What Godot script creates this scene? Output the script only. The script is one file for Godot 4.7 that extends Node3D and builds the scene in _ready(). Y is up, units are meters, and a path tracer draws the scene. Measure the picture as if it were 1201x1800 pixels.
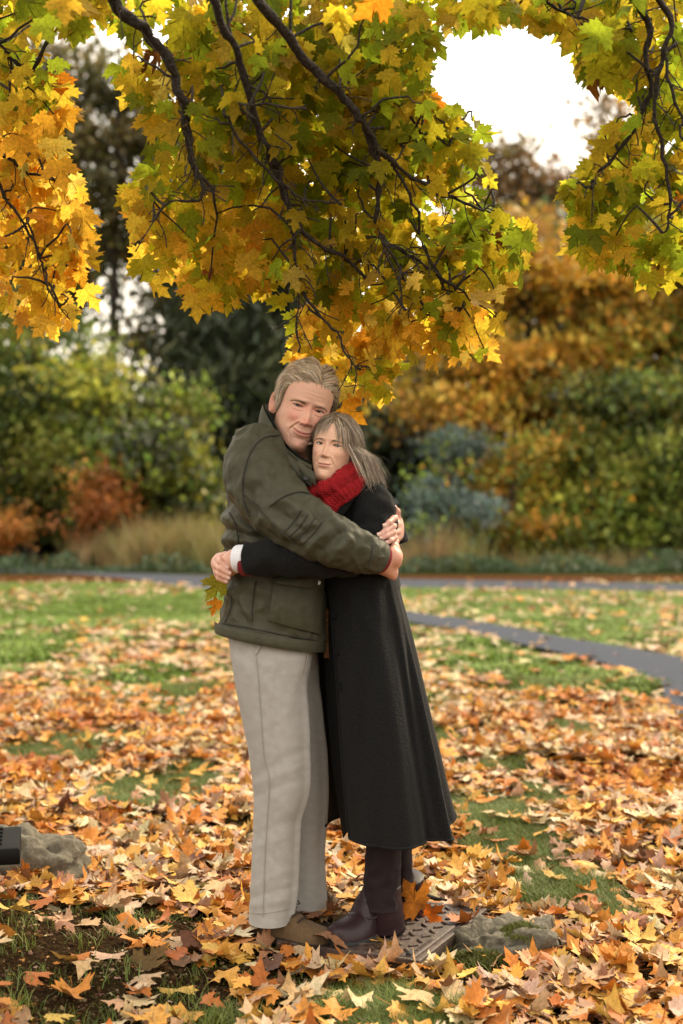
extends Node3D
# Two people hugging under an autumn maple in a park. Units are metres, y up; the couple stands round the origin, the camera on +z.

const FPX := 2500.0                      # a 50 mm lens: focal length in pixels of the 1201 x 1800 photograph
const EYE := Vector3(0, 1.293, 4.31)
var rng := RandomNumberGenerator.new()
var noise := FastNoiseLite.new()
var M := {}
var names := {}

# ------------------------------------------------------------------ places
func P(px: float, py: float, z := 0.0) -> Vector3:      # the point at depth z that was measured at that place of the photograph
	var s := (EYE.z - z) / FPX
	return Vector3((px - 600.5) * s, EYE.y + (900.0 - py) * s, z)

func G(px: float, py: float, y := 0.0) -> Vector3:      # the same on the ground
	var d := FPX * (EYE.y - y) / (py - 900.0)
	return Vector3((px - 600.5) * d / FPX, y, EYE.z - d)

func tab(t: Array, k: float) -> Array:                  # smooth lookup in a table whose first column is the key
	var n := t.size()
	var i := 0
	while i < n - 2 and k > t[i + 1][0]: i += 1
	var p0: Array = t[maxi(i - 1, 0)]; var p1: Array = t[i]; var p2: Array = t[i + 1]; var p3: Array = t[mini(i + 2, n - 1)]
	var h: float = p2[0] - p1[0]
	var u := clampf((k - p1[0]) / h, 0, 1)
	var out := []
	for j in range(1, p1.size()):
		var m1: float = (p2[j] - p0[j]) / maxf(p2[0] - p0[0], 1e-6) * h
		var m2: float = (p3[j] - p1[j]) / maxf(p3[0] - p1[0], 1e-6) * h
		var u2 := u * u; var u3 := u2 * u
		out.append((2 * u3 - 3 * u2 + 1) * p1[j] + (u3 - 2 * u2 + u) * m1 + (-2 * u3 + 3 * u2) * p2[j] + (u3 - u2) * m2)
	return out

func curve(pts: Array, n: int) -> PackedVector3Array:   # Catmull-Rom through points, n samples
	var out := PackedVector3Array()
	var m := pts.size()
	for k in n:
		var t := float(k) / (n - 1) * (m - 1)
		var i := mini(int(t), m - 2)
		var a: Vector3 = pts[i]; var b: Vector3 = pts[i + 1]
		out.append(a.cubic_interpolate(b, pts[maxi(i - 1, 0)], pts[mini(i + 2, m - 1)], t - i))
	return out

func curve_f(v: Array, t: float) -> float:
	var x := t * (v.size() - 1)
	var i := mini(int(x), v.size() - 2)
	return cubic_interpolate(v[i], v[i + 1], v[maxi(i - 1, 0)], v[mini(i + 2, v.size() - 1)], x - i)

func nz(p: Vector3, fx: float, fy: float, fz: float) -> float:
	return noise.get_noise_3d(p.x * fx, p.y * fy, p.z * fz)

# ------------------------------------------------------------------ meshes
class Geo:
	var v := PackedVector3Array()
	var n := PackedVector3Array()
	var uv := PackedVector2Array()
	var c := PackedColorArray()
	var ix := PackedInt32Array()
	func grid(p: PackedVector3Array, rows: int, cols: int, closed: bool, col = Color.WHITE, turn := 0, uvs = null) -> void:
		# turn 0: normals point away from the middle of each row; 1 / -1: as wound / reversed
		var base := v.size()
		var nn := PackedVector3Array()
		nn.resize(p.size())
		var last := cols if closed else cols - 1
		for r in rows - 1:
			for k in last:
				var a := r * cols + k
				var b := r * cols + (k + 1) % cols
				var d := a + cols
				var e := b + cols
				var f := (p[b] - p[a]).cross(p[d] - p[a]) + (p[d] - p[e]).cross(p[b] - p[e])
				nn[a] += f; nn[b] += f; nn[d] += f; nn[e] += f
		var s := float(turn)
		if turn == 0:
			for r in range(1, rows - 1):
				var m := Vector3.ZERO
				for k in cols: m += p[r * cols + k]
				m /= cols
				for k in range(0, cols, 3): s += (p[r * cols + k] - m).dot(nn[r * cols + k].normalized())
			s = 1.0 if s >= 0 else -1.0
		for i in p.size():
			n.append((nn[i] * s).normalized() if nn[i].length_squared() > 1e-20 else Vector3.UP)
		v.append_array(p)
		if uvs == null:
			for i in p.size(): uv.append(Vector2(float(i % cols) / cols, float(i / cols) / rows))
		else: uv.append_array(uvs)
		if col is Color:
			var cc := PackedColorArray()
			cc.resize(p.size()); cc.fill(col)
			c.append_array(cc)
		else: c.append_array(col)
		for r in rows - 1:
			for k in last:
				var a := base + r * cols + k
				var b := base + r * cols + (k + 1) % cols
				if s > 0: ix.append_array([a, a + cols, b, b, a + cols, b + cols])
				else: ix.append_array([a, b, a + cols, b, b + cols, a + cols])
	func tri_soup(pv: PackedVector3Array, pn: PackedVector3Array, pix: PackedInt32Array, col: Color) -> void:
		var base := v.size()
		v.append_array(pv); n.append_array(pn)
		for i in pv.size(): uv.append(Vector2.ZERO); c.append(col)
		for i in pix: ix.append(base + i)
	func mesh() -> ArrayMesh:
		var a := []
		a.resize(Mesh.ARRAY_MAX)
		a[Mesh.ARRAY_VERTEX] = v; a[Mesh.ARRAY_NORMAL] = n; a[Mesh.ARRAY_TEX_UV] = uv; a[Mesh.ARRAY_COLOR] = c; a[Mesh.ARRAY_INDEX] = ix
		var m := ArrayMesh.new()
		m.add_surface_from_arrays(Mesh.PRIMITIVE_TRIANGLES, a)
		return m

func tube(g: Geo, path: PackedVector3Array, rad: Array, segs := 10, flat := 1.0, col = Color.WHITE, wob = null, caps := true, side := Vector3(0, 0, 1)) -> void:
	# a round (or flattened) tube along a path; rad: radii spread evenly along it; side: the direction that is flattened
	var p := PackedVector3Array()
	var n := path.size()
	var rows := n + (2 if caps else 0)
	for r in rows:
		var i := clampi(r - (1 if caps else 0), 0, n - 1)
		var t := (path[mini(i + 1, n - 1)] - path[maxi(i - 1, 0)]).normalized()
		var w := (side - t * side.dot(t))
		if w.length_squared() < 1e-4: w = Vector3.RIGHT - t * t.x
		w = w.normalized()
		var u := t.cross(w)
		var f := float(i) / (n - 1)
		var ra := curve_f(rad, f) if rad.size() > 1 else float(rad[0])
		if caps and (r == 0 or r == rows - 1): ra = 0.0
		for k in segs:
			var a := TAU * k / segs
			var d := u * cos(a) + w * sin(a) * flat
			var q := path[i] + d * ra
			if wob != null and ra > 0: q += d.normalized() * float(wob.call(q, f, a))
			p.append(q)
	g.grid(p, rows, segs, true, col)

func loft(g: Geo, t: Array, rows: int, cols: int, sq := 2.3, wob = null, top := false, bottom := false, col = Color.WHITE, a0 := 0.0, a1 := TAU) -> void:
	# t: rows of [photo row, left edge, right edge, depth, half depth]; the outline measured in the photograph gives the width
	var p := PackedVector3Array()
	var k0: float = t[0][0]; var k1: float = t[-1][0]
	var all := rows + (1 if top else 0) + (1 if bottom else 0)
	var closed := is_equal_approx(a1 - a0, TAU)
	for r in all:
		var i := clampi(r - (1 if top else 0), 0, rows - 1)
		var py := lerpf(k0, k1, float(i) / (rows - 1))
		var e := tab(t, py)
		var l := P(e[0], py, e[2]); var rr := P(e[1], py, e[2])
		var m := (l + rr) / 2
		var rx := (rr.x - l.x) / 2
		var shut := top and r == 0 or bottom and r == all - 1
		for k in cols:
			var a := a0 + (a1 - a0) * k / (cols if closed else cols - 1)
			var ca := cos(a); var sa := sin(a)
			var q := m + Vector3(signf(ca) * pow(absf(ca), 2.0 / sq) * rx, 0, signf(sa) * pow(absf(sa), 2.0 / sq) * e[3]) * (0.0 if shut else 1.0)
			if wob != null and not shut: q += wob.call(q, py, a)
			p.append(q)
	g.grid(p, all, cols, closed, col)

func sheet(g: Geo, a: PackedVector3Array, b: PackedVector3Array, thick: float, out_dir: Vector3, bulge := 0.0, col = Color.WHITE, m := 6) -> void:
	# a padded strip between two edges
	var p := PackedVector3Array()
	var n := a.size()
	for i in n:
		for k in 2 * m:
			var f := float(k) / (m - 1) if k < m else float(2 * m - 1 - k) / (m - 1)
			var s := 0.5 if k < m else -0.5
			var e := sqrt(maxf(0.0, 1 - pow(absf(2 * f - 1), 6))) * (0.55 if i == 0 or i == n - 1 else 1.0)
			p.append(a[i].lerp(b[i], f) + out_dir * (s * thick * e + bulge * sin(PI * f)))
	g.grid(p, n, 2 * m, true, col)

func box(g: Geo, c: Vector3, s: Vector3, b := Basis(), col = Color.WHITE, bev := 0.15) -> void:
	# a box with chamfered edges round its vertical sides and top
	var p := PackedVector3Array()
	var e: float = minf(s.x, minf(s.y, s.z)) * bev
	for row in [[-1, 1.0, 0.0], [-1, 0.0, 0.0], [1, 0.0, e], [1, e, 0.0], [1, 99.0, 0.0]]:
		var ins: float = row[1]
		var y: float = row[0] * s.y / 2 - row[2]
		var hx := s.x / 2 - ins; var hz := s.z / 2 - ins
		if ins >= 1.0 : hx = 0; hz = 0
		for q in [[1, 1, 0], [1, 1, 1], [-1, 1, 1], [-1, 1, 0], [-1, -1, 0], [-1, -1, 1], [1, -1, 1], [1, -1, 0]]:
			var ox := e if q[2] == 1 else 0.0
			var oz := e if q[2] == 0 else 0.0
			p.append(c + b * Vector3(q[0] * maxf(hx - ox, 0), y, q[1] * maxf(hz - oz, 0)))
	g.grid(p, 5, 8, true, col)

class Field:                                            # a distance field on a grid, meshed by surface nets
	var o: Vector3
	var s: float
	var nx: int
	var ny: int
	var nzz: int
	var d := PackedFloat32Array()
	func _init(lo: Vector3, hi: Vector3, cell: float) -> void:
		o = lo; s = cell
		nx = int((hi.x - lo.x) / s) + 2; ny = int((hi.y - lo.y) / s) + 2; nzz = int((hi.z - lo.z) / s) + 2
		d.resize(nx * ny * nzz); d.fill(0.05)
	func bone(a: Vector3, b: Vector3, ra: float, rb: float, k: float) -> void:
		var m := maxf(ra, rb) + k + s * 2
		var lo := (a.min(b) - Vector3(m, m, m) - o) / s
		var hi := (a.max(b) + Vector3(m, m, m) - o) / s
		var ab := b - a
		var l2 := maxf(ab.length_squared(), 1e-9)
		for z in range(maxi(0, int(lo.z)), mini(nzz, int(hi.z) + 1)):
			for y in range(maxi(0, int(lo.y)), mini(ny, int(hi.y) + 1)):
				var row := (z * ny + y) * nx
				for x in range(maxi(0, int(lo.x)), mini(nx, int(hi.x) + 1)):
					var p := o + Vector3(x, y, z) * s
					var t := clampf((p - a).dot(ab) / l2, 0, 1)
					var q := p.distance_to(a + ab * t) - lerpf(ra, rb, t)
					var w := d[row + x]
					var h := maxf(k - absf(w - q), 0) / k
					d[row + x] = minf(w, q) - h * h * k * 0.25
	func add_to(g: Geo, col: Color) -> void:
		var id := PackedInt32Array()
		id.resize(d.size()); id.fill(-1)
		var pv := PackedVector3Array()
		var pix := PackedInt32Array()
		var off := [0, 1, nx, nx + 1, nx * ny, nx * ny + 1, nx * ny + nx, nx * ny + nx + 1]
		for z in nzz - 1:
			for y in ny - 1:
				for x in nx - 1:
					var i := (z * ny + y) * nx + x
					var mask := 0
					for k in 8:
						if d[i + off[k]] < 0: mask |= 1 << k
					if mask == 0 or mask == 255: continue
					var sum := Vector3.ZERO
					var cnt := 0
					for k in 8:
						for ax in 3:
							var k2 := k | (1 << ax)
							if k2 == k: continue
							var da := d[i + off[k]]; var db := d[i + off[k2]]
							if (da < 0) == (db < 0): continue
							var t := da / (da - db)
							var c0 := Vector3(k & 1, (k >> 1) & 1, (k >> 2) & 1)
							var c1 := Vector3(k2 & 1, (k2 >> 1) & 1, (k2 >> 2) & 1)
							sum += c0.lerp(c1, t); cnt += 1
					id[i] = pv.size()
					pv.append(o + (Vector3(x, y, z) + sum / cnt) * s)
		var st := [1, nx, nx * ny]
		for z in range(1, nzz - 1):
			for y in range(1, ny - 1):
				for x in range(1, nx - 1):
					var i := (z * ny + y) * nx + x
					for ax in 3:
						var da := d[i]; var db := d[i + st[ax]]
						if (da < 0) == (db < 0): continue
						var u: int = st[(ax + 1) % 3]; var w: int = st[(ax + 2) % 3]
						var a := id[i - u - w]; var b := id[i - w]; var c := id[i]; var e := id[i - u]
						if a < 0 or b < 0 or c < 0 or e < 0: continue
						if da < 0: pix.append_array([a, c, b, a, e, c])
						else: pix.append_array([a, b, c, a, c, e])
		var pn := PackedVector3Array()
		pn.resize(pv.size())
		for i in range(0, pix.size(), 3):
			var f := (pv[pix[i + 2]] - pv[pix[i]]).cross(pv[pix[i + 1]] - pv[pix[i]])
			pn[pix[i]] += f; pn[pix[i + 1]] += f; pn[pix[i + 2]] += f
		for i in pn.size(): pn[i] = pn[i].normalized()
		g.tri_soup(pv, pn, pix, col)

func blob(g: Geo, bones: Array, cell: float, k: float, col: Color) -> void:
	# bones: [from, to, radius, radius]
	var lo := Vector3.INF; var hi := -Vector3.INF
	for b in bones:
		var r: float = maxf(b[2], b[3]) + cell * 3
		lo = lo.min(b[0] - Vector3(r, r, r)).min(b[1] - Vector3(r, r, r)); hi = hi.max(b[0] + Vector3(r, r, r)).max(b[1] + Vector3(r, r, r))
	var f := Field.new(lo, hi, cell)
	for b in bones: f.bone(b[0], b[1], b[2], b[3], b[4] if b.size() > 4 else k)
	f.add_to(g, col)

# ------------------------------------------------------------------ the tree of nodes
func numbered(called: String) -> String:
	var n: int = names.get(called, 0)
	names[called] = n + 1
	return called if n == 0 else "%s_%03d" % [called, n]

func thing(called: String, label: String, category: String, at := Vector3.ZERO, group := "") -> Node3D:
	var o := Node3D.new()
	o.name = numbered(called); add_child(o)
	o.position = at
	tag(o, label, category, group)
	return o

func tag(o: Node3D, label: String, category: String, group := "") -> void:
	o.set_meta("label", label); o.set_meta("category", category)
	if group: o.set_meta("group", group)

func obj(called: String, mesh, mat: Material, parent: Node = null, kind := "", moved := true) -> MeshInstance3D:
	# one named mesh; its points are in world space when built, moved under its parent's place here
	var o := MeshInstance3D.new()
	o.mesh = mesh.mesh() if mesh is Geo else mesh
	o.material_override = mat
	if parent == null:
		o.name = numbered(called); add_child(o)
	else:
		o.name = called
		parent.add_child(o, true)
		if moved:
			var at := Vector3.ZERO
			var q = parent
			while q is Node3D and q != self: at += q.position; q = q.get_parent()
			o.position = -at
	if kind: o.set_meta("kind", kind)
	return o

func many(called: String, mesh: Mesh, mat: Material, where: Array, cols: PackedColorArray, parent: Node = null) -> MultiMeshInstance3D:
	var mm := MultiMesh.new()
	mm.transform_format = MultiMesh.TRANSFORM_3D
	mm.use_colors = true
	mm.mesh = mesh
	mm.instance_count = where.size()
	for i in where.size():
		mm.set_instance_transform(i, where[i])
		mm.set_instance_color(i, cols[i])
	var o := MultiMeshInstance3D.new()
	o.multimesh = mm
	o.material_override = mat
	if parent == null: o.name = numbered(called); add_child(o)
	else:
		o.name = called; parent.add_child(o, true)
		o.position = -(parent as Node3D).position
	o.set_meta("kind", "stuff")
	return o

func rnd(a: float, b: float) -> float: return rng.randf_range(a, b)

func lin(r: float, g: float, b: float) -> Color: return Color(r, g, b)          # vertex and copy colours are linear

func jitter(c: Color, a: float) -> Color:
	var k := 1.0 + rnd(-a, a)
	return Color(clampf(c.r * k * (1 + rnd(-a, a) * 0.35), 0, 1), clampf(c.g * k * (1 + rnd(-a, a) * 0.35), 0, 1), clampf(c.b * k * (1 + rnd(-a, a) * 0.5), 0, 1))

func mat(col: Color, rough := 0.8, vertex := false) -> StandardMaterial3D:
	var m := StandardMaterial3D.new()
	m.albedo_color = col.linear_to_srgb()
	m.roughness = rough
	m.vertex_color_use_as_albedo = vertex
	m.cull_mode = BaseMaterial3D.CULL_DISABLED
	return m

func noise_tex(freq: float, lo: Color, hi: Color, size := 256, octaves := 4, sd := 1, kind := FastNoiseLite.TYPE_SIMPLEX_SMOOTH) -> NoiseTexture2D:
	var f := FastNoiseLite.new()
	f.noise_type = kind; f.frequency = freq; f.fractal_octaves = octaves; f.seed = sd
	var t := NoiseTexture2D.new()
	t.width = size; t.height = size; t.seamless = true; t.noise = f
	var r := Gradient.new()
	r.set_color(0, lo); r.set_color(1, hi)
	t.color_ramp = r
	return t

func tri(m: StandardMaterial3D, scale: float) -> void:
	m.uv1_triplanar = true
	m.uv1_scale = Vector3(scale, scale, scale)

func pixels(w: int, h: int, f) -> ImageTexture:
	var im := Image.create(w, h, false, Image.FORMAT_RGB8)
	for y in h:
		for x in w: im.set_pixel(x, y, f.call(float(x) / w, float(y) / h))
	return ImageTexture.create_from_image(im)

func _ready() -> void:
	# ---------------- camera, sky, sun, exposure
	var cam := Camera3D.new()
	cam.name = "camera"
	cam.projection = Camera3D.PROJECTION_FRUSTUM
	cam.position = EYE
	add_child(cam)
	var lens := CameraAttributesPhysical.new()
	lens.frustum_focal_length = 50.0
	lens.frustum_focus_distance = EYE.z - 0.12
	lens.frustum_near = 0.05
	lens.frustum_far = 600.0
	lens.exposure_aperture = 2.2
	cam.attributes = lens
	cam.set_frustum(2 * 0.05 * 900.0 / FPX, Vector2.ZERO, 0.05, 600.0)
	cam.current = true
	var sky_mat := ProceduralSkyMaterial.new()
	sky_mat.sky_top_color = Color(0.98, 0.96, 0.93)
	sky_mat.sky_horizon_color = Color(1.0, 0.94, 0.83)
	sky_mat.sky_curve = 0.25
	sky_mat.ground_bottom_color = Color(0.28, 0.24, 0.18)
	sky_mat.ground_horizon_color = Color(0.45, 0.40, 0.32)
	sky_mat.sun_angle_max = 45.0
	sky_mat.sun_curve = 0.12
	var sky := Sky.new()
	sky.sky_material = sky_mat
	var e := Environment.new()
	e.background_mode = Environment.BG_SKY
	e.sky = sky
	e.background_energy_multiplier = 1.0
	e.tonemap_mode = Environment.TONE_MAPPER_LINEAR
	e.tonemap_exposure = 2.4
	e.sdfgi_enabled = true; e.ssao_enabled = true; e.ssil_enabled = true
	var we := WorldEnvironment.new()
	we.name = "environment"
	we.environment = e
	add_child(we)
	var sun := DirectionalLight3D.new()
	sun.name = "sun"
	sun.light_energy = 0.85
	sun.light_angular_distance = 14.0
	sun.light_color = Color(1.0, 0.93, 0.80)
	sun.shadow_enabled = true
	add_child(sun)
	sun.look_at_from_position(Vector3(4.5, 6.2, -5.0), Vector3.ZERO)

	rng.seed = 7
	noise.seed = 3
	noise.frequency = 1.0
	noise.noise_type = FastNoiseLite.TYPE_SIMPLEX_SMOOTH
	noise.fractal_type = FastNoiseLite.FRACTAL_NONE
	materials()
	leaf_meshes()
	# ---------------- the park
	ground()
	woods()
	overhanging_maple()
	litter()
	# ---------------- the couple
	man()
	woman()
	# ---------------- small things
	details()

# ------------------------------------------------------------------ materials
func cloth(col: Color, var_tex: Texture2D, bump: Texture2D, scale: float, depth: float, rough: float, rim := 0.0) -> StandardMaterial3D:
	var m := mat(col, rough)
	m.albedo_texture = var_tex
	m.heightmap_enabled = true
	m.heightmap_texture = bump
	m.heightmap_scale = depth
	m.metallic_specular = 0.35
	if rim > 0: m.rim_enabled = true; m.rim = rim; m.rim_tint = 0.7
	tri(m, scale)
	return m

func materials() -> void:
	var weave := pixels(128, 128, func(u, v): var k := 0.5 + 0.25 * sin(TAU * (u + v) * 24) + 0.25 * sin(TAU * (u - v) * 24) * 0.4; return Color(k, k, k))
	var wool := noise_tex(0.12, Color(0.25, 0.25, 0.25), Color(1, 1, 1), 256, 4, 5)
	var worn := noise_tex(0.02, Color(0.78, 0.77, 0.74), Color(1, 1, 1), 512, 5, 9)
	var soft := noise_tex(0.015, Color(0.90, 0.90, 0.90), Color(1, 1, 1), 512, 5, 2)
	M.weave = weave
	M.jacket = cloth(Color(0.062, 0.061, 0.039), worn, weave, 3.0, 0.03, 0.62, 0.15)
	M.jacket_edge = cloth(Color(0.075, 0.078, 0.05), worn, weave, 5.0, 0.03, 0.7)
	M.seam = mat(Color(0.028, 0.027, 0.018), 0.9)
	M.lining = cloth(Color(0.05, 0.065, 0.055), worn, weave, 6.0, 0.1, 0.8, 0.3)
	M.trousers = cloth(Color(0.345, 0.33, 0.31), soft, weave, 4.0, 0.012, 0.8, 0.1)
	M.coat = cloth(Color(0.0125, 0.0128, 0.0135), noise_tex(0.07, Color(0.30, 0.30, 0.30), Color(1, 1, 1), 512, 5, 6), wool, 4.0, 0.25, 0.95, 0.3)
	M.coat_dark = cloth(Color(0.007, 0.007, 0.008), wool, wool, 5.0, 0.06, 0.95)
	M.velvet = cloth(Color(0.011, 0.005, 0.007), soft, weave, 6.0, 0.03, 0.8, 0.35)
	M.white_knit = cloth(Color(0.74, 0.74, 0.80), soft, pixels(64, 64, func(u, _v): var k := 0.5 + 0.5 * sin(TAU * u * 8); return Color(k, k, k)), 14.0, 0.12, 0.9)
	M.red_rib = cloth(Color(0.17, 0.012, 0.018), soft, weave, 10.0, 0.1, 0.9, 0.2)
	var knit := pixels(128, 128, func(u, v):
		var s := absf(fposmod(u * 8.0, 1.0) - 0.5)
		var k := 0.5 + 0.5 * sin(TAU * (v * 14 + s * 1.6))
		k *= 1.0 - pow(2 * absf(s - 0.25), 2) * 2
		return Color(clampf(k, 0, 1), clampf(k, 0, 1), clampf(k, 0, 1)))
	M.scarf = cloth(Color(0.42, 0.008, 0.014), noise_tex(0.1, Color(0.6, 0.55, 0.55), Color(1, 1, 1), 128, 3, 8), knit, 11.0, 0.35, 0.9, 0.3)
	M.skin = mat(Color.WHITE, 0.46, true)
	M.skin.subsurf_scatter_enabled = true
	M.skin.subsurf_scatter_strength = 0.06
	M.skin.metallic_specular = 0.45
	M.skin.heightmap_enabled = true
	M.skin.heightmap_texture = noise_tex(0.09, Color(0.3, 0.3, 0.3), Color(1, 1, 1), 256, 4, 21)
	M.skin.heightmap_scale = 0.12
	tri(M.skin, 9.0)
	M.hair = mat(Color.WHITE, 0.5, true)
	M.hair.metallic_specular = 0.4
	M.eye = mat(Color.WHITE, 0.12, true)
	M.boot = mat(Color(0.020, 0.009, 0.011), 0.45)
	M.boot.metallic_specular = 0.35
	M.boot.clearcoat_enabled = true; M.boot.clearcoat = 0.08; M.boot.clearcoat_roughness = 0.25
	M.boot.heightmap_enabled = true; M.boot.heightmap_texture = noise_tex(0.05, Color(0.4, 0.4, 0.4), Color(1, 1, 1), 256, 4, 4); M.boot.heightmap_scale = 0.06
	tri(M.boot, 6.0)
	M.rubber = mat(Color(0.012, 0.012, 0.013), 0.8)
	M.suede = cloth(Color(0.12, 0.074, 0.038), worn, wool, 8.0, 0.08, 0.9, 0.2)
	M.suede_dark = cloth(Color(0.035, 0.022, 0.014), worn, wool, 8.0, 0.06, 0.9)
	M.lace = mat(Color(0.02, 0.015, 0.012), 0.9)
	M.stud = mat(Color(0.35, 0.34, 0.33), 0.35)
	M.stud.metallic = 0.9
	M.button = mat(Color(0.006, 0.006, 0.006), 0.6)
	M.jumper = cloth(Color(0.12, 0.055, 0.022), worn, knit, 9.0, 0.2, 0.9)
	# plants
	var vein := pixels(256, 256, func(u, v):
		var x = (u - 0.5) * 1.5; var y: float = v * 1.2 - 0.12
		var q := Vector2(x, y)
		var best := 1.0
		for a in [0.0, 0.82, -0.82, 1.75, -1.75]:
			var dir := Vector2(sin(a), cos(a))
			var along := q.dot(dir); var across := absf(q.dot(Vector2(dir.y, -dir.x)))
			if along > 0:
				best = minf(best, across / (0.007 + 0.006 * (1 - along)))
				var rib := absf(fposmod(along - across * 0.9, 0.13) - 0.065)
				if across < along * 0.42: best = minf(best, 0.45 + rib / 0.010)
		var blot := noise.get_noise_2d(u * 7, v * 7) * 0.5 + noise.get_noise_2d(u * 22 + 9, v * 22) * 0.5
		var k := 0.86 + 0.16 * blot
		var w := clampf(1.3 - best, 0, 1) * 0.20
		return Color(minf(k + w * 0.4, 1), minf(k + w * 0.7 - 0.03 * maxf(blot, 0), 1), minf(k * 0.92 + w * 0.8, 1)))
	M.vein = vein
	M.leaf = mat(Color.WHITE, 0.55, true)
	M.leaf.albedo_texture = vein
	M.leaf.backlight_enabled = true
	M.leaf.backlight = Color(1.25, 1.25, 1.25)
	M.leaf.metallic_specular = 0.35
	M.litter = mat(Color.WHITE, 0.6, true)
	M.litter.albedo_texture = vein
	M.litter.backlight_enabled = true
	M.litter.backlight = Color(0.4, 0.4, 0.4)
	M.litter.metallic_specular = 0.35
	M.crown = mat(Color.WHITE, 0.6, true)
	M.crown.backlight_enabled = true
	M.crown.backlight = Color(0.8, 0.8, 0.8)
	M.grass = mat(Color.WHITE, 0.6, true)
	M.grass.backlight_enabled = true
	M.grass.backlight = Color(0.6, 0.6, 0.6)
	M.bark = mat(Color(0.055, 0.042, 0.03), 0.95)
	M.bark.albedo_texture = noise_tex(0.05, Color(0.45, 0.42, 0.4), Color(1, 1, 1), 256, 5, 14)
	M.bark.heightmap_enabled = true; M.bark.heightmap_texture = noise_tex(0.06, Color(0, 0, 0), Color(1, 1, 1), 256, 5, 15); M.bark.heightmap_scale = 0.8
	tri(M.bark, 5.0)
	# ground
	M.lawn = mat(Color.WHITE, 1.0, true)
	M.lawn.metallic_specular = 0.1
	M.lawn.albedo_texture = noise_tex(0.03, Color(0.45, 0.42, 0.4), Color(1, 1, 1), 512, 6, 30)
	M.lawn.heightmap_enabled = true; M.lawn.heightmap_texture = noise_tex(0.06, Color(0, 0, 0), Color(1, 1, 1), 512, 6, 31); M.lawn.heightmap_scale = 1.6
	tri(M.lawn, 2.3)
	M.asphalt = mat(Color(0.085, 0.092, 0.110), 0.95)
	M.asphalt.metallic_specular = 0.12
	M.asphalt.albedo_texture = noise_tex(0.1, Color(0.7, 0.7, 0.72), Color(1, 1, 1), 512, 5, 33)
	tri(M.asphalt, 0.8)
	M.concrete = mat(Color(0.175, 0.15, 0.11), 0.95)
	M.concrete.albedo_texture = noise_tex(0.02, Color(0.5, 0.5, 0.45), Color(1, 1, 1), 512, 6, 35)
	M.concrete.heightmap_enabled = true; M.concrete.heightmap_texture = noise_tex(0.04, Color(0, 0, 0), Color(1, 1, 1), 512, 6, 36); M.concrete.heightmap_scale = 0.45
	tri(M.concrete, 3.0)
	M.iron = mat(Color(0.098, 0.062, 0.045), 0.65)
	M.iron.albedo_texture = noise_tex(0.03, Color(0.5, 0.45, 0.42), Color(1, 1, 1), 256, 5, 38)
	M.iron.heightmap_enabled = true; M.iron.heightmap_texture = noise_tex(0.1, Color(0, 0, 0), Color(1, 1, 1), 256, 4, 39); M.iron.heightmap_scale = 0.15
	M.iron.metallic = 0.0
	tri(M.iron, 4.0)
	M.plastic = mat(Color(0.012, 0.012, 0.012), 0.85)
	M.plastic.metallic_specular = 0.2
	M.crumb = mat(Color.WHITE, 1.0, true)
	M.crumb.metallic_specular = 0.1
	M.moss = mat(Color.WHITE, 0.95, true)

# ------------------------------------------------------------------ maple leaves
const OUTLINE := [[0.0, 0.0], [0.12, -0.05], [0.34, -0.12], [0.33, 0.0], [0.50, 0.05], [0.42, 0.17], [0.59, 0.22], [0.57, 0.33], [0.74, 0.47], [0.55, 0.47], [0.53, 0.61], [0.37, 0.50], [0.21, 0.46], [0.22, 0.64], [0.36, 0.77], [0.19, 0.79], [0.12, 0.92], [0.0, 1.12]]
var near_leaf: Array[ArrayMesh] = []     # gently bent
var curl_leaf: Array[ArrayMesh] = []     # dry and curled
var far_leaf: Array[ArrayMesh] = []

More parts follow.
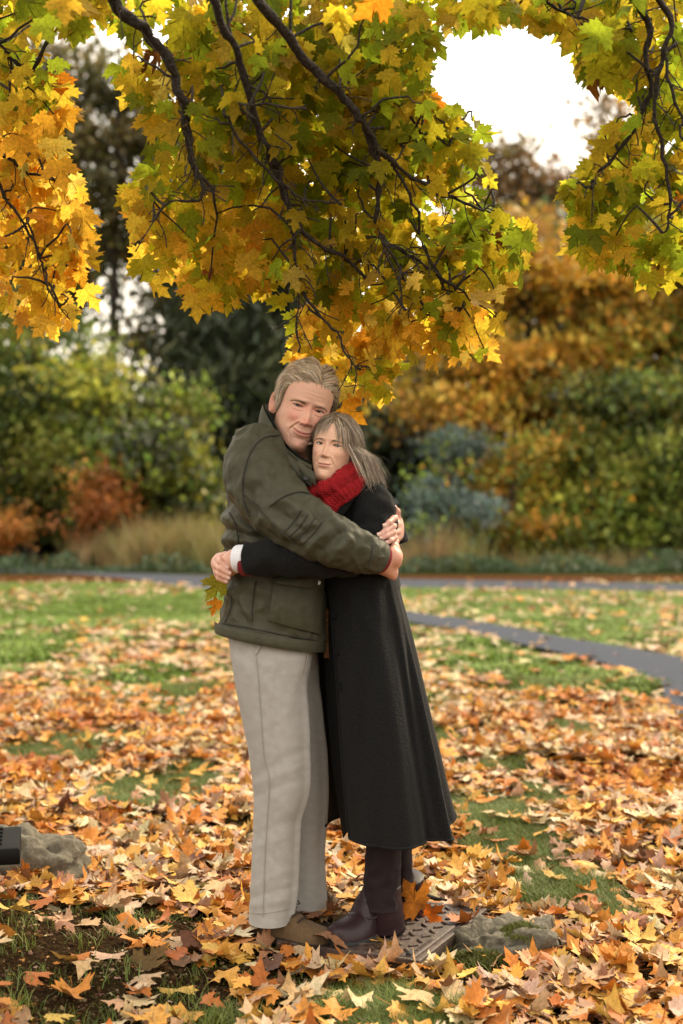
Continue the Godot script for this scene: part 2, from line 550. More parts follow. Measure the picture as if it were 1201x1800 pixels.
func leaf_mesh(cup: float, fold: float, droop: float, wave: float, roll: float, ph: float, rings: int, stalk: bool, vary := 0.0) -> ArrayMesh:
	var pts := PackedVector2Array()
	for q in OUTLINE: pts.append(Vector2(q[0], q[1]))
	for i in range(OUTLINE.size() - 2, 0, -1): pts.append(Vector2(-OUTLINE[i][0], OUTLINE[i][1]))
	var n := pts.size()
	for i in n:
		var k := 1.0 + vary * noise.get_noise_2d(i * 3.7 + ph * 31, ph * 17)
		pts[i] = Vector2(0, 0.3) + (pts[i] - Vector2(0, 0.3)) * k
	var mid := Vector2(0, 0.28)
	var p := PackedVector3Array()
	var uvs := PackedVector2Array()
	for r in rings + 1:
		for i in n:
			var q := mid.lerp(pts[i], float(r) / rings)
			var rr := q.distance_to(mid)
			var z := cup * rr * rr - fold * absf(q.x) - droop * q.y * q.y + wave * sin(3 * atan2(q.x, q.y - 0.28) + ph * TAU) * rr * rr
			var w := Vector3(q.x, q.y, z)
			if absf(roll) > 0.01:
				var ax := Vector2.from_angle(ph * 5.0)
				var u := Vector2(w.x, w.y - 0.28).dot(ax)
				var t := Vector2(w.x, w.y - 0.28).dot(ax.orthogonal())
				var b := u * roll
				var uu := sin(b) / roll
				var h := (1 - cos(b)) / roll
				var f := ax * (uu - 0.3 * z * sin(b)) + ax.orthogonal() * t
				w = Vector3(f.x, f.y + 0.28, h + z)
			p.append(w)
			uvs.append(Vector2(q.x / 1.5 + 0.5, (q.y + 0.12) / 1.2))
	var g := Geo.new()
	g.grid(p, rings + 1, n, true, Color.WHITE, 1, uvs)
	if stalk:
		var s := PackedVector3Array()
		for k in 4:
			var f := k / 3.0
			var c := Vector3(0.10 * f * f * sin(ph * 9), -0.55 * f, 0.16 * f * f * cos(ph * 7))
			for a in 3: s.append(c + Vector3(cos(a * TAU / 3), 0, sin(a * TAU / 3)) * 0.009)
		var su := PackedVector2Array()
		for k in 12: su.append(Vector2(0.5, 0.3))
		g.grid(s, 4, 3, true, lin(0.8, 0.5, 0.4), 0, su)
	return g.mesh()

func leaf_meshes() -> void:
	for i in 12:
		near_leaf.append(leaf_mesh(rnd(-0.35, 0.35), rnd(-0.1, 0.40), rnd(-0.1, 0.45), rnd(-0.5, 0.5), 0.0 if i < 7 else rnd(-1.2, 1.2), i / 12.0 + 0.03, 2, true, 0.05))
	for i in 10:
		curl_leaf.append(leaf_mesh(rnd(-0.45, 0.45), rnd(-0.25, 0.3), rnd(-0.15, 0.25), rnd(-0.6, 0.6), rnd(-1.9, 1.9) if i < 7 else rnd(2.2, 3.2), i / 10.0 + 0.07, 3 if i > 4 else 2, i % 2 == 0, 0.08))
	for i in 4:
		far_leaf.append(leaf_mesh(rnd(-0.4, 0.4), rnd(-0.2, 0.3), 0.0, rnd(-0.5, 0.5), rnd(-1.0, 1.0), i / 4.0, 1, false, 0.1))

func leaf_mats(base: StandardMaterial3D, cols: Array) -> Array:
	var out := []
	for c in cols:
		var m: StandardMaterial3D = base.duplicate()
		m.albedo_color = (c as Color).linear_to_srgb()
		out.append(m)
	return out

# ------------------------------------------------------------------ the ground
const PATCHES := [[255, 1395, 100, 38], [310, 1372, 80, 30], [120, 1335, 60, 20], [25, 1160, 60, 30], [170, 1312, 70, 18], [905, 1490, 80, 45], [1000, 1560, 80, 40], [850, 1425, 75, 30], [965, 1400, 45, 25], [880, 1350, 70, 15],
	[350, 1795, 90, 25], [690, 1790, 110, 40], [1085, 1600, 35, 25], [950, 1180, 90, 26], [870, 1160, 90, 16], [90, 1095, 90, 16], [250, 1065, 160, 16], [330, 1215, 40, 10], [780, 1300, 45, 12], [60, 1320, 60, 30], [980, 1590, 60, 25], [290, 1255, 50, 12], [1000, 1275, 40, 14]]
const SOIL := [[150, 1690, 240, 70], [30, 1650, 140, 60], [300, 1750, 190, 50], [810, 1695, 110, 40], [60, 1770, 200, 60]]
var bare := []                          # [x, z, rx, rz, is soil]

func height(x: float, z: float) -> float:
	var near := exp(-(x * x + z * z) * 0.006)
	var y := noise.get_noise_2d(x * 0.9, z * 0.9) * 0.05 * near * clampf(Vector2(x - 0.05, (z - 0.1)).length() - 0.35, 0, 1)
	y += 0.10 * exp(-(pow((x + 1.15) / 0.6, 2) + pow((z - 0.15) / 0.6, 2)))
	y += noise.get_noise_2d(x * 5 + 40, z * 5) * 0.010 * near
	y += noise.get_noise_2d(x * 0.12, z * 0.12 + 7) * 0.10 * smoothstep(3.0, 12.0, -z) * (0.25 if x > 0 else 1.0) * (1 - smoothstep(14.0, 18.0, -z)) * (1 - smoothstep(0.0, 3.0, x))
	return y

func openness(x: float, z: float) -> Vector2:           # (how clear of leaves, how much of that is soil)
	var o := 0.0; var s := 0.0
	for b in bare:
		var q := pow((x - b[0]) / b[2], 2) + pow((z - b[1]) / b[3], 2)
		if q > 4.0: continue
		var k := clampf(1.6 - q + noise.get_noise_2d(x * 4, z * 4) * 0.7, 0, 1)
		if k > o: o = k
		if b[4] and k > s: s = k
	return Vector2(o, s)

func in_strip(x: float, z: float, edge_a: PackedVector3Array, edge_b: PackedVector3Array) -> bool:
	for i in edge_a.size() - 1:
		if Geometry2D.is_point_in_polygon(Vector2(x, z), PackedVector2Array([Vector2(edge_a[i].x, edge_a[i].z), Vector2(edge_a[i + 1].x, edge_a[i + 1].z), Vector2(edge_b[i + 1].x, edge_b[i + 1].z), Vector2(edge_b[i].x, edge_b[i].z)])): return true
	return false

var road_a: PackedVector3Array
var road_b: PackedVector3Array
var path_a: PackedVector3Array
var path_b: PackedVector3Array
var lawn_node: Node3D

func strip(called: String, a: PackedVector3Array, b: PackedVector3Array, y: float, m: Material) -> void:
	var p := PackedVector3Array()
	for i in a.size():
		for k in 5:
			var q := a[i].lerp(b[i], k / 4.0)
			p.append(Vector3(q.x, y + 0.012 * sin(PI * k / 4.0), q.z))
	var g := Geo.new()
	g.grid(p, a.size(), 5, false, Color.WHITE, 1)
	if g.n[0].y < 0:
		g = Geo.new(); g.grid(p, a.size(), 5, false, Color.WHITE, -1)
	obj(called, g, m, null, "structure")

func ground() -> void:
	for b in PATCHES + SOIL:
		var c := G(b[0], b[1]); var e := G(b[0] + b[2], b[1])
		var f := G(b[0], b[1] - b[3]); var h := G(b[0], b[1] + b[3])
		bare.append([c.x, c.z, (e.x - c.x) * 1.15, absf(f.z - h.z) / 2 * 1.1, SOIL.has(b)])
	var ra := []; var rb := []; var pa := []; var pb := []
	for q in [[1900, 1052], [1500, 1046], [1201, 1040], [950, 1036], [700, 1033], [550, 1034], [370, 1036], [270, 1024], [180, 1013], [60, 1007], [-300, 1004]]: ra.append(G(q[0], q[1]))
	for q in [[1900, 1032], [1500, 1029], [1201, 1026], [950, 1022], [700, 1018], [550, 1014], [370, 1012], [270, 1009], [180, 1007], [60, 1003], [-300, 1000]]: rb.append(G(q[0], q[1]))
	for q in [[470, 1036], [600, 1067], [715, 1095], [800, 1109], [900, 1132], [1000, 1154], [1100, 1180], [1158, 1203], [1168, 1235], [1185, 1275], [1260, 1350], [1500, 1560]]: pa.append(G(q[0], q[1]))
	for q in [[500, 1030], [620, 1055], [715, 1077], [800, 1088], [900, 1106], [1000, 1125], [1100, 1141], [1201, 1160], [1290, 1178], [1400, 1200], [1600, 1260], [2000, 1400]]: pb.append(G(q[0], q[1]))
	road_a = curve(ra, 60); road_b = curve(rb, 60); path_a = curve(pa, 60); path_b = curve(pb, 60)
	# one sheet, finer round the couple, reaching the horizon
	var xs := []; var zs := []
	var n := 150
	for i in n + 1:
		var t := float(i) / n * 2 - 1
		xs.append(signf(t) * (absf(t) * 3.0 + pow(absf(t), 7) * 300))
	for i in 220 + 1:
		var t := float(i) / 220
		zs.append(5.0 - t * 14.0 - pow(t, 8) * 380)
	var p := PackedVector3Array(); var col := PackedColorArray()
	for z in zs:
		for x in xs:
			p.append(Vector3(x, height(x, z), z))
			var o := openness(x, z) if absf(x) < 9 and z > -24 else Vector2(1, 0)
			var green := lin(0.060, 0.095, 0.018)
			var earth := lin(0.050, 0.029, 0.013)
			var c := earth.lerp(green, clampf(o.x * 0.9 + 0.1 + smoothstep(3.0, 9.0, -z) * 0.8, 0, 1))
			c = c.lerp(earth, o.y)
			if z < -21.2: c = c.lerp(lin(0.17, 0.075, 0.03), smoothstep(21.2, 22.5, -z) * (1 - smoothstep(24.6, 25.4, -z)))
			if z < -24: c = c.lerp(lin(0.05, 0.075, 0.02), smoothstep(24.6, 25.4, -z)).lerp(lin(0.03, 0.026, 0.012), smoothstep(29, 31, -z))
			col.append(c)
	var g := Geo.new()
	g.grid(p, zs.size(), xs.size(), false, col, 1)
	if g.n[5].y < 0: g = Geo.new(); g.grid(p, zs.size(), xs.size(), false, col, -1)
	lawn_node = obj("lawn", g, M.lawn, null, "structure")
	strip("road", road_a, road_b, 0.006, M.asphalt)
	strip("footpath", path_a, path_b, 0.022, M.asphalt)

func tuft(blades: int, h: float, w: float, spread: float, lean: float) -> ArrayMesh:
	var g := Geo.new()
	for i in blades:
		var a := rnd(0, TAU); var b := Vector3(rnd(-spread, spread), 0, rnd(-spread, spread))
		var d := Vector3(cos(a), 0, sin(a)); var sd := Vector3(-d.z, 0, d.x)
		var hh := h * rnd(0.55, 1.0); var ln := lean * rnd(0.2, 1.0)
		var p := PackedVector3Array()
		for k in 4:
			var f := k / 3.0
			var c := b + d * ln * hh * f * f + Vector3.UP * hh * (f - 0.25 * ln * f * f)
			p.append(c - sd * w * (1 - f) * 0.5); p.append(c + sd * w * (1 - f) * 0.5)
		g.grid(p, 4, 2, false, jitter(Color(0.85, 0.9, 0.8), 0.2), 1)
	return g.mesh()

const LITTER := [Color(0.57, 0.36, 0.20), Color(0.64, 0.46, 0.28), Color(0.50, 0.27, 0.16), Color(0.60, 0.23, 0.045), Color(0.64, 0.30, 0.06), Color(0.64, 0.37, 0.09), Color(0.42, 0.12, 0.025), Color(0.28, 0.12, 0.065), Color(0.52, 0.31, 0.23), Color(0.68, 0.52, 0.36), Color(0.55, 0.18, 0.025), Color(0.13, 0.045, 0.025), Color(0.58, 0.39, 0.29), Color(0.47, 0.29, 0.18)]

func litter() -> void:
	# --- grass
	var where := []; var cols := PackedColorArray()
	var fine := tuft(16, 0.06, 0.003, 0.035, 1.1)
	var short := tuft(16, 0.03, 0.004, 0.04, 1.2)
	var coarse := tuft(10, 0.10, 0.016, 0.14, 0.6)
	for i in 80000:
		var z := 1.2 - 8.0 * pow(rng.randf(), 1.3)
		var x := rnd(-1, 1) * (EYE.z - z) * 0.36
		var o := openness(x, z)
		if rng.randf() > o.x - o.y * 0.97: continue
		where.append(Transform3D(Basis(Vector3.UP, rnd(0, TAU)).scaled(Vector3.ONE * rnd(0.7, 1.25)), Vector3(x, height(x, z) - 0.004, z)))
		cols.append(jitter(lin(0.10, 0.145, 0.014).lerp(lin(0.19, 0.18, 0.03), rng.randf() * 0.6), 0.3))
	var a1 := where.size() * 2 / 3
	var tt := many("grass", fine, M.grass, where.slice(0, a1), cols.slice(0, a1)); tag(tt, "tufts of green grass between the fallen leaves near the couple", "grass")
	tt = many("grass", short, M.grass, where.slice(a1), cols.slice(a1)); tag(tt, "short mossy turf in the bare patches of the leaf cover", "grass")
	where = []; cols = PackedColorArray()
	for i in 42000:
		var d := sqrt(rnd(9.0 * 9.0, 26.0 * 26.0))
		var z := EYE.z - d
		var x := rnd(-1, 1) * d * 0.50
		if in_strip(x, z, path_a, path_b) or in_strip(x, z, road_a, road_b): continue
		where.append(Transform3D(Basis(Vector3.UP, rnd(0, TAU)).scaled(Vector3(1.3, rnd(0.28, 0.5), 1.3)), Vector3(x, height(x, z) - 0.01, z)))
		cols.append(jitter(lin(0.16, 0.27, 0.02).lerp(lin(0.25, 0.29, 0.04), rng.randf() * 0.6), 0.25))
	tt = many("grass", coarse, M.grass, where, cols); tag(tt, "bright green lawn grass reaching back to the road", "grass")
	# --- crumbs of soil, bits of leaf and stalk on the bare earth
	var crumb := lump(Vector3.ZERO, Vector3(1, 0.6, 0.8), 0.5, 4.0, Color.WHITE, 0.9, 8, 10).mesh()
	where = []; cols = PackedColorArray()
	for i in 30000:
		var z := rnd(-1.2, 1.3); var x := rnd(-1.4, 1.2)
		var o := openness(x, z)
		if rng.randf() > o.y * 0.9 + 0.05: continue
		var s := 0.0018 + 0.007 * pow(rng.randf(), 4)
		where.append(Transform3D(Basis.from_euler(Vector3(rnd(0, 6), rnd(0, 6), 0)).scaled(Vector3.ONE * s), Vector3(x, height(x, z) + s * 0.2, z)))
		cols.append(jitter(lin(0.055, 0.032, 0.015) if rng.randf() < 0.85 else lin(0.16, 0.11, 0.06), 0.4))
	many("soil_crumbs", crumb, M.crumb, where, cols, lawn_node)
	where = []; cols = PackedColorArray()
	for i in 2600:
		var z := rnd(-2.0, 1.3); var x := rnd(-1.5, 1.5)
		if rng.randf() > openness(x, z).x: continue
		where.append(Transform3D(Basis.from_euler(Vector3(-PI / 2 + rnd(-0.5, 0.5), rnd(0, TAU), 0)).scaled(Vector3(rnd(0.006, 0.02), rnd(0.006, 0.03), 0.01)), Vector3(x, height(x, z) + 0.004, z)))
		cols.append(jitter(LITTER[rng.randi() % LITTER.size()] * 0.7, 0.3))
	many("leaf_crumbs", far_leaf[0], M.litter, where, cols, lawn_node)
	# --- fallen leaves
	var spots := []
	var near_n := 31000
	for i in near_n:
		var d := sqrt(rnd(3.1 * 3.1, 9.5 * 9.5))
		spots.append([rnd(-1, 1) * d * 0.52, EYE.z - d])
	for i in 59000:
		var d := 9.5 * pow(27.0 / 9.5, rng.randf())
		spots.append([rnd(-1, 1) * d * 0.48, EYE.z - d])
	var shoe_spot := G(520, 1662); var boot_spot := G(640, 1662)
	var sets := []
	for k in near_leaf.size() + curl_leaf.size() + far_leaf.size(): sets.append([[], PackedColorArray()])
	var singles := []
	for s in spots:
		var x: float = s[0]; var z: float = s[1]
		var d := EYE.z - z
		var o := openness(x, z)
		var keep := 1.0 - o.x * 0.93
		if d > 8: keep *= lerpf(1.0, 0.42, smoothstep(7.5, 11, d)) * lerpf(1.0, 0.55, smoothstep(11, 16, d))
		if d > 9: keep *= clampf(lerpf(1.1, 0.7, smoothstep(9, 14, d)) + noise.get_noise_2d(x * 0.5, z * 0.35) * 1.3, 0.08, 1.2)
		if in_strip(x, z, road_a, road_b): keep = 0.02
		elif in_strip(x, z, path_a, path_b): keep *= 0.16 if d < 12 else 0.07
		if rng.randf() > keep: continue
		if Vector2((x - shoe_spot.x) / 0.13, (z - shoe_spot.z - 0.05) / 0.13).length() < 1.0 and rng.randf() < 0.9: continue
		if Vector2((x - boot_spot.x) / 0.15, (z - boot_spot.z - 0.05) / 0.15).length() < 1.0: continue
		if Vector2((x - 0.12) / 0.34, (z - 0.05) / 0.42).length() < 1.0 and in_cover(x, z) : continue
		var size := rnd(0.048, 0.098) * (1.2 if d > 12 else 1.0)
		var tilt := absf(rng.randfn(0, 0.24))
		var b := Basis(Vector3(rnd(-1, 1), 0, rnd(-1, 1)).normalized(), minf(tilt, 1.1)) * Basis(Vector3.UP, rnd(0, TAU)) * Basis(Vector3.RIGHT, -PI / 2)
		if rng.randf() < 0.4: b = b * Basis(Vector3.UP, PI)
		var y := height(x, z) + 0.006 + rng.randf() * (0.035 if d < 10 else 0.02) + size * tilt * 0.2
		if lid_part(x, z): y += 0.040
		var reds := clampf(noise.get_noise_2d(x * 0.9 + 20, z * 0.9) * 1.5, -1, 1)
		var ci := rng.randi() % LITTER.size()
		if reds > 0.25 and rng.randf() < reds: ci = [3, 4, 6, 10, 7][rng.randi() % 5]
		elif rng.randf() < 0.40: ci = [0, 1, 9, 2, 13, 8, 12, 4][rng.randi() % 8]
		elif rng.randf() < 0.42: ci = [3, 4, 5, 10, 4, 3][rng.randi() % 6]
		if d < 4.8 and rng.randf() < 0.45: ci = [3, 4, 5, 6, 7, 10, 13, 2][rng.randi() % 8]
		if d > 11 and rng.randf() < 0.5: ci = [0, 1, 9, 8, 12][rng.randi() % 5]
		var t := Transform3D(b.scaled(Vector3.ONE * size), Vector3(x, y, z)) * Transform3D(Basis(), Vector3(0, -0.3, 0))
		var kind := 0
		if d > 10: kind = 22 + rng.randi() % 4
		elif rng.randf() < 0.5: kind = rng.randi() % 12
		else: kind = 12 + rng.randi() % 10
		var px := 600.5 + x * FPX / d; var py := 900 + (EYE.y - y) * FPX / d
		if d < 5.4 and px > 5 and px < 1195 and py < 1795: singles.append([size / d * (1 + y * 4), t, kind, ci])
		else:
			sets[kind][0].append(t); sets[kind][1].append(jitter(LITTER[ci], 0.22))
	singles.sort_custom(func(a, b): return a[0] > b[0])
	var all_m := []
	for m in near_leaf: all_m.append(m)
	for m in curl_leaf: all_m.append(m)
	for m in far_leaf: all_m.append(m)
	var lm := leaf_mats(M.litter, LITTER)
	for i in singles.size():
		var s: Array = singles[i]
		if i < 290:
			var o := obj("fallen_leaf", all_m[s[2]], lm[s[3]], lawn_node, "", false)
			o.transform = s[1]
		else:
			sets[s[2]][0].append(s[1]); sets[s[2]][1].append(jitter(LITTER[s[3]], 0.22))
	for k in sets.size():
		if sets[k][0].size(): many("fallen_leaves", all_m[k], M.litter, sets[k][0], sets[k][1], lawn_node)

# ------------------------------------------------------------------ trees and shrubs beyond the road
var bg_leaf: ArrayMesh
var bg_needle: ArrayMesh

func bg_tree(called: String, label: String, category: String, px: float, d: float, trunk_r: float, trunk_top: float, blobs: Array, count: int, leaf: float, pal: Array, needle := false, group := "") -> Node3D:
	# blobs: [px, py, half width, half height] measured in the photograph, at distance d; leaves gather in clumps round twigs inside them
	var z := EYE.z - d
	var s := d / FPX
	var base := Vector3((px - 600.5) * s, 0, z)
	var o := thing(called, label, category, base, group)
	var mid := []
	var vol := 0.0
	for b in blobs:
		var c := P(b[0], b[1], z + rnd(-1.0, 1.0))
		mid.append([c, b[2] * s, b[3] * s, 1.0]); vol += b[2] * b[3]
	if trunk_r > 0:
		var g := Geo.new()
		var top := P(px + rnd(-8, 8), trunk_top, z)
		tube(g, curve([base - Vector3(0, 0.2, 0), base.lerp(top, 0.4) + Vector3(rnd(-0.15, 0.15), 0, 0), top], 10), [trunk_r * 1.25, trunk_r, trunk_r * 0.75, trunk_r * 0.35], 8)
		obj("trunk", g, M.bark, o)
		var lg := Geo.new()
		for m in mid:
			for k in 3:
				var to: Vector3 = m[0] + Vector3(rnd(-0.7, 0.7) * m[1], rnd(-0.5, 0.6) * m[2], rnd(-0.6, 0.6) * m[1])
				var f := clampf((to.y * 0.75 - 0.3) / maxf(top.y, 1.0), 0.1, 0.95)
				var fr := base.lerp(top, f)
				var r := trunk_r * 0.30
				tube(lg, curve([fr, fr.lerp(to, 0.5) + Vector3(0, 0.12 * fr.distance_to(to) * rnd(-0.5, 1), 0), to], 6), [r, r * 0.6, r * 0.15], 5)
		obj("limb", lg, M.bark, o, "stuff")
	# each mass breaks up into lobes of their own tone, some of them reaching out of it
	var lobes := []
	var lv := 0.0
	for m in mid:
		for k in 9:
			var u := Vector3(rng.randfn(), rng.randfn(), rng.randfn()).normalized() * rnd(0.25, 1.0)
			var r := rnd(0.22, 0.55)
			lobes.append([m[0] + Vector3(u.x * m[1], u.y * m[2], u.z * minf(m[1], 2.0)), m[1] * r * rnd(0.8, 1.5), m[2] * r * rnd(0.7, 1.1), exp(rnd(-0.6, 0.6)), rng.randi() % pal.size()])
			lv += lobes[-1][1] * lobes[-1][2]
	var where := []; var cols := PackedColorArray()
	var per := 26 if not needle else 34
	var clumps := maxi(4, count / per)
	for i in clumps:
		var pick := rng.randf() * lv
		var j := 0
		while j < lobes.size() - 1 and pick > lobes[j][1] * lobes[j][2]: pick -= lobes[j][1] * lobes[j][2]; j += 1
		var m: Array = lobes[j]
		var dir := Vector3(rng.randfn(), rng.randfn(), rng.randfn()).normalized() * pow(rng.randf(), 0.45) * (1.0 if rng.randf() < 0.85 else 1.4)
		var c: Vector3 = m[0] + Vector3(dir.x * m[1], dir.y * m[2], dir.z * minf(m[1], 2.0))
		if c.y < 0.1: c.y = rnd(0.1, 0.6)
		var tone: Color = pal[m[4] if rng.randf() < 0.65 else rng.randi() % pal.size()] * float(m[3])
		tone = jitter(tone, 0.3)
		var spread := leaf * rnd(1.8, 3.6)
		for k in per:
			var q := c + Vector3(rng.randfn() * spread, rng.randfn() * spread * 0.5, rng.randfn() * spread)
			if q.y < 0.02: continue
			var b := Basis.from_euler(Vector3(rnd(-1.2, 1.2), rnd(0, TAU), rnd(-0.9, 0.9))).scaled(Vector3.ONE * leaf * rnd(0.7, 1.7))
			where.append(Transform3D(b, q)); cols.append(jitter(tone, 0.2))
	many("crown", bg_needle if needle else bg_leaf, M.crown, where, cols, o)
	return o

func woods() -> void:
	var g := Geo.new()
	g.grid(PackedVector3Array([Vector3(0, -0.5, 0), Vector3(0, -0.5, 0), Vector3(-0.32, -0.1, 0.05), Vector3(0.32, -0.1, 0.05), Vector3(-0.24, 0.2, 0.03), Vector3(0.24, 0.2, 0.03), Vector3(0, 0.55, -0.06), Vector3(0, 0.55, -0.06)]), 4, 2, false, Color.WHITE, 1)
	bg_leaf = g.mesh()
	g = Geo.new()
	g.grid(PackedVector3Array([Vector3(-0.07, -0.7, 0), Vector3(0.07, -0.7, 0), Vector3(-0.12, 0, 0.04), Vector3(0.12, 0, 0.04), Vector3(0, 0.8, -0.05), Vector3(0, 0.8, -0.05)]), 3, 2, false, Color.WHITE, 1)
	bg_needle = g.mesh()
	var olive := [lin(0.117, 0.156, 0.023), lin(0.169, 0.208, 0.026), lin(0.072, 0.104, 0.018), lin(0.234, 0.234, 0.033)]
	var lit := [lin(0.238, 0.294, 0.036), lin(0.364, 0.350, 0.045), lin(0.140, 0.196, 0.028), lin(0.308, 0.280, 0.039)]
	var rust := [lin(0.34, 0.11, 0.018), lin(0.28, 0.09, 0.015), lin(0.36, 0.16, 0.025)]
	var gold := [lin(0.50, 0.29, 0.035), lin(0.44, 0.22, 0.025), lin(0.40, 0.28, 0.035), lin(0.25, 0.21, 0.03), lin(0.52, 0.27, 0.03)]
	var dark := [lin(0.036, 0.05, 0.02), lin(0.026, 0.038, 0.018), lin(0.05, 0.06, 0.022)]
	var blue := [lin(0.13, 0.18, 0.15), lin(0.10, 0.15, 0.11), lin(0.16, 0.20, 0.18)]
	var brown := [lin(0.10, 0.075, 0.025), lin(0.13, 0.11, 0.03), lin(0.08, 0.085, 0.022), lin(0.16, 0.12, 0.03)]
	# the dark wood at the back
	var k := 0
	for q in [[-160, 560, "broad"], [-40, 640, "tall"], [90, 690, "short"], [250, 790, "low"], [330, 740, "narrow"], [590, 560, "tall"], [690, 640, "narrow"], [780, 520, "short"], [1010, 430, "broad"], [1230, 400, "tall"], [1400, 520, "broad"]]:
		var x: float = q[0]; var top: float = q[1]
		var where_s: String = ["beyond the left edge of the photograph", "at the far left behind the green hawthorn", "behind the left green hawthorn", "under the gap of bright sky", "behind the slender trunks", "right behind the man's head", "behind the bare brown sapling", "behind the golden maple's left side", "behind the golden maple's middle", "at the far right behind the olive tree", "beyond the right edge of the photograph"][k]
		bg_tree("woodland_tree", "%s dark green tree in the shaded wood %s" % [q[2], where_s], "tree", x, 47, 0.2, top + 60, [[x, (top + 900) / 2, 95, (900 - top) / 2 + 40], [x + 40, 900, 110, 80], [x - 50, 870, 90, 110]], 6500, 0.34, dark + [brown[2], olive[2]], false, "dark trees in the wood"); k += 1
	var side_n := -1
	for q in [[-330, 420], [-520, 520], [-720, 460], [-930, 540], [1600, 450], [1800, 520], [2000, 460], [2220, 540]]:
		var w2 := rnd(-40, 40)
		side_n += 1
		bg_tree("woodland_tree", "%s autumn tree of the wood counted outwards beyond the %s edge" % [["first", "second", "third", "fourth"][side_n % 4], "left" if q[0] < 0 else "right"], "tree", q[0], 44, 0.2, q[1] + 60, [[q[0], (q[1] + 900) / 2, 120, (900 - q[1]) / 2 + 40], [q[0] + w2, 900, 130, 80], [q[0] - w2, q[1] + 80, 80, 70]], 5000, 0.32, olive + gold + dark, false, "trees beyond the frame")
	# left half
	for q in [[205, 0.15, [[150, 255, 85, 80], [120, 330, 70, 50], [190, 160, 60, 60], [215, 430, 30, 60]], "left one of three slender trees with brown-green crown"], [293, 0.13, [[235, 360, 60, 60], [270, 250, 60, 60], [300, 540, 30, 80], [330, 420, 45, 50], [255, 600, 40, 50]], "middle one of three slender trees before the bright sky gap"], [338, 0.12, [[350, 300, 70, 90], [420, 180, 90, 80], [345, 600, 20, 80], [390, 400, 40, 60]], "right one of three slender trees, beside the dark conifers"]]:
		bg_tree("slender_tree", q[3], "tree", q[0], 43, q[1], 130, q[2], 5200, 0.20, brown, false, "three slender trees in the wood")
	for q in [[140, 430, 46, [[120, 470, 90, 70], [60, 520, 80, 60], [30, 430, 80, 60]], "broad dark green tree rising above the left hawthorn"], [385, 330, 44, [[400, 420, 60, 60], [370, 520, 45, 60], [420, 330, 70, 60], [440, 500, 60, 60]], "green tree behind the slim conifer left of the man"]]:
		bg_tree("green_tree", q[4], "tree", q[0], q[2], 0.16, q[1], q[3], 5200, 0.24, dark + [olive[0], olive[2], brown[1]])
	bg_tree("tall_tree", "tall brown-green tree whose crown shows at upper left between leaves", "tree", 60, 45, 0.22, 60, [[60, 230, 110, 130], [110, 120, 70, 60], [20, 400, 90, 90], [140, 420, 60, 70]], 5200, 0.21, brown)
	for q in [[372, 470, 60, "slimmest of the dark conifers, just left of the man"], [440, 400, 80, "tallest dark conifer rising behind the man's back"], [520, 450, 80, "dark conifer rising directly behind the man's head"]]:
		var bl := []
		for i in 7:
			var f := i / 6.0
			bl.append([q[0], lerpf(q[1], 940, f), 12 + q[2] * f, 50])
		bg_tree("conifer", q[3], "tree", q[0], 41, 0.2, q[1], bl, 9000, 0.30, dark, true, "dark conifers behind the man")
	bg_tree("hawthorn", "big dense olive green hawthorn at the left edge of the photo", "tree", 55, 36, 0.16, 620, [[20, 600, 90, 75], [90, 640, 90, 80], [25, 760, 110, 120], [120, 790, 100, 110], [60, 900, 130, 70]], 13000, 0.15, olive)
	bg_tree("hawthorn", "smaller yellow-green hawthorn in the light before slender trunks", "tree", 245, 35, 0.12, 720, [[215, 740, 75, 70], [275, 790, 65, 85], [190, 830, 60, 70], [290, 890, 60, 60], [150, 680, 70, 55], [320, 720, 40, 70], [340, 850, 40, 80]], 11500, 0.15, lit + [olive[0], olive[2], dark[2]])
	bg_tree("beech_sapling", "rusty orange beech sapling standing before the left hawthorns", "sapling", 178, 33.5, 0.04, 830, [[178, 845, 26, 30], [172, 890, 48, 28], [190, 935, 62, 28], [235, 930, 30, 16]], 3000, 0.11, rust)
	bg_tree("beech_shrub", "low rusty brown beech shrub at the far left edge", "shrub", 18, 33.5, 0.03, 920, [[14, 930, 40, 36]], 1100, 0.11, rust)
	# right half
	bg_tree("bare_sapling", "half bare brown sapling just right of the woman's head", "tree", 722, 42, 0.12, 560, [[720, 680, 35, 60], [705, 760, 40, 60], [750, 640, 40, 40]], 700, 0.16, [lin(0.12, 0.085, 0.05), lin(0.08, 0.06, 0.03)])
	bg_tree("golden_maple", "wide golden orange maple spreading over the right side", "tree", 930, 39, 0.24, 560, [[790, 690, 95, 38], [850, 620, 110, 40], [900, 545, 110, 50], [985, 630, 130, 40], [980, 480, 110, 60], [1060, 560, 120, 45], [840, 730, 90, 28], [1050, 690, 90, 30], [900, 440, 70, 50], [960, 700, 120, 40]], 20000, 0.18, gold)
	bg_tree("golden_maple", "second golden maple with olive lower leaves at the right edge", "tree", 1180, 40, 0.24, 520, [[1120, 470, 110, 60], [1190, 540, 110, 60], [1130, 620, 100, 50], [1210, 420, 110, 80], [1250, 640, 90, 60]], 14000, 0.18, gold + olive)
	bg_tree("olive_tree", "shaded olive green tree under the golden maples at right", "tree", 1140, 37, 0.16, 640, [[1090, 700, 110, 45], [1180, 690, 80, 70], [1150, 780, 90, 50]], 8000, 0.16, [olive[0], olive[2], dark[2], gold[3]])
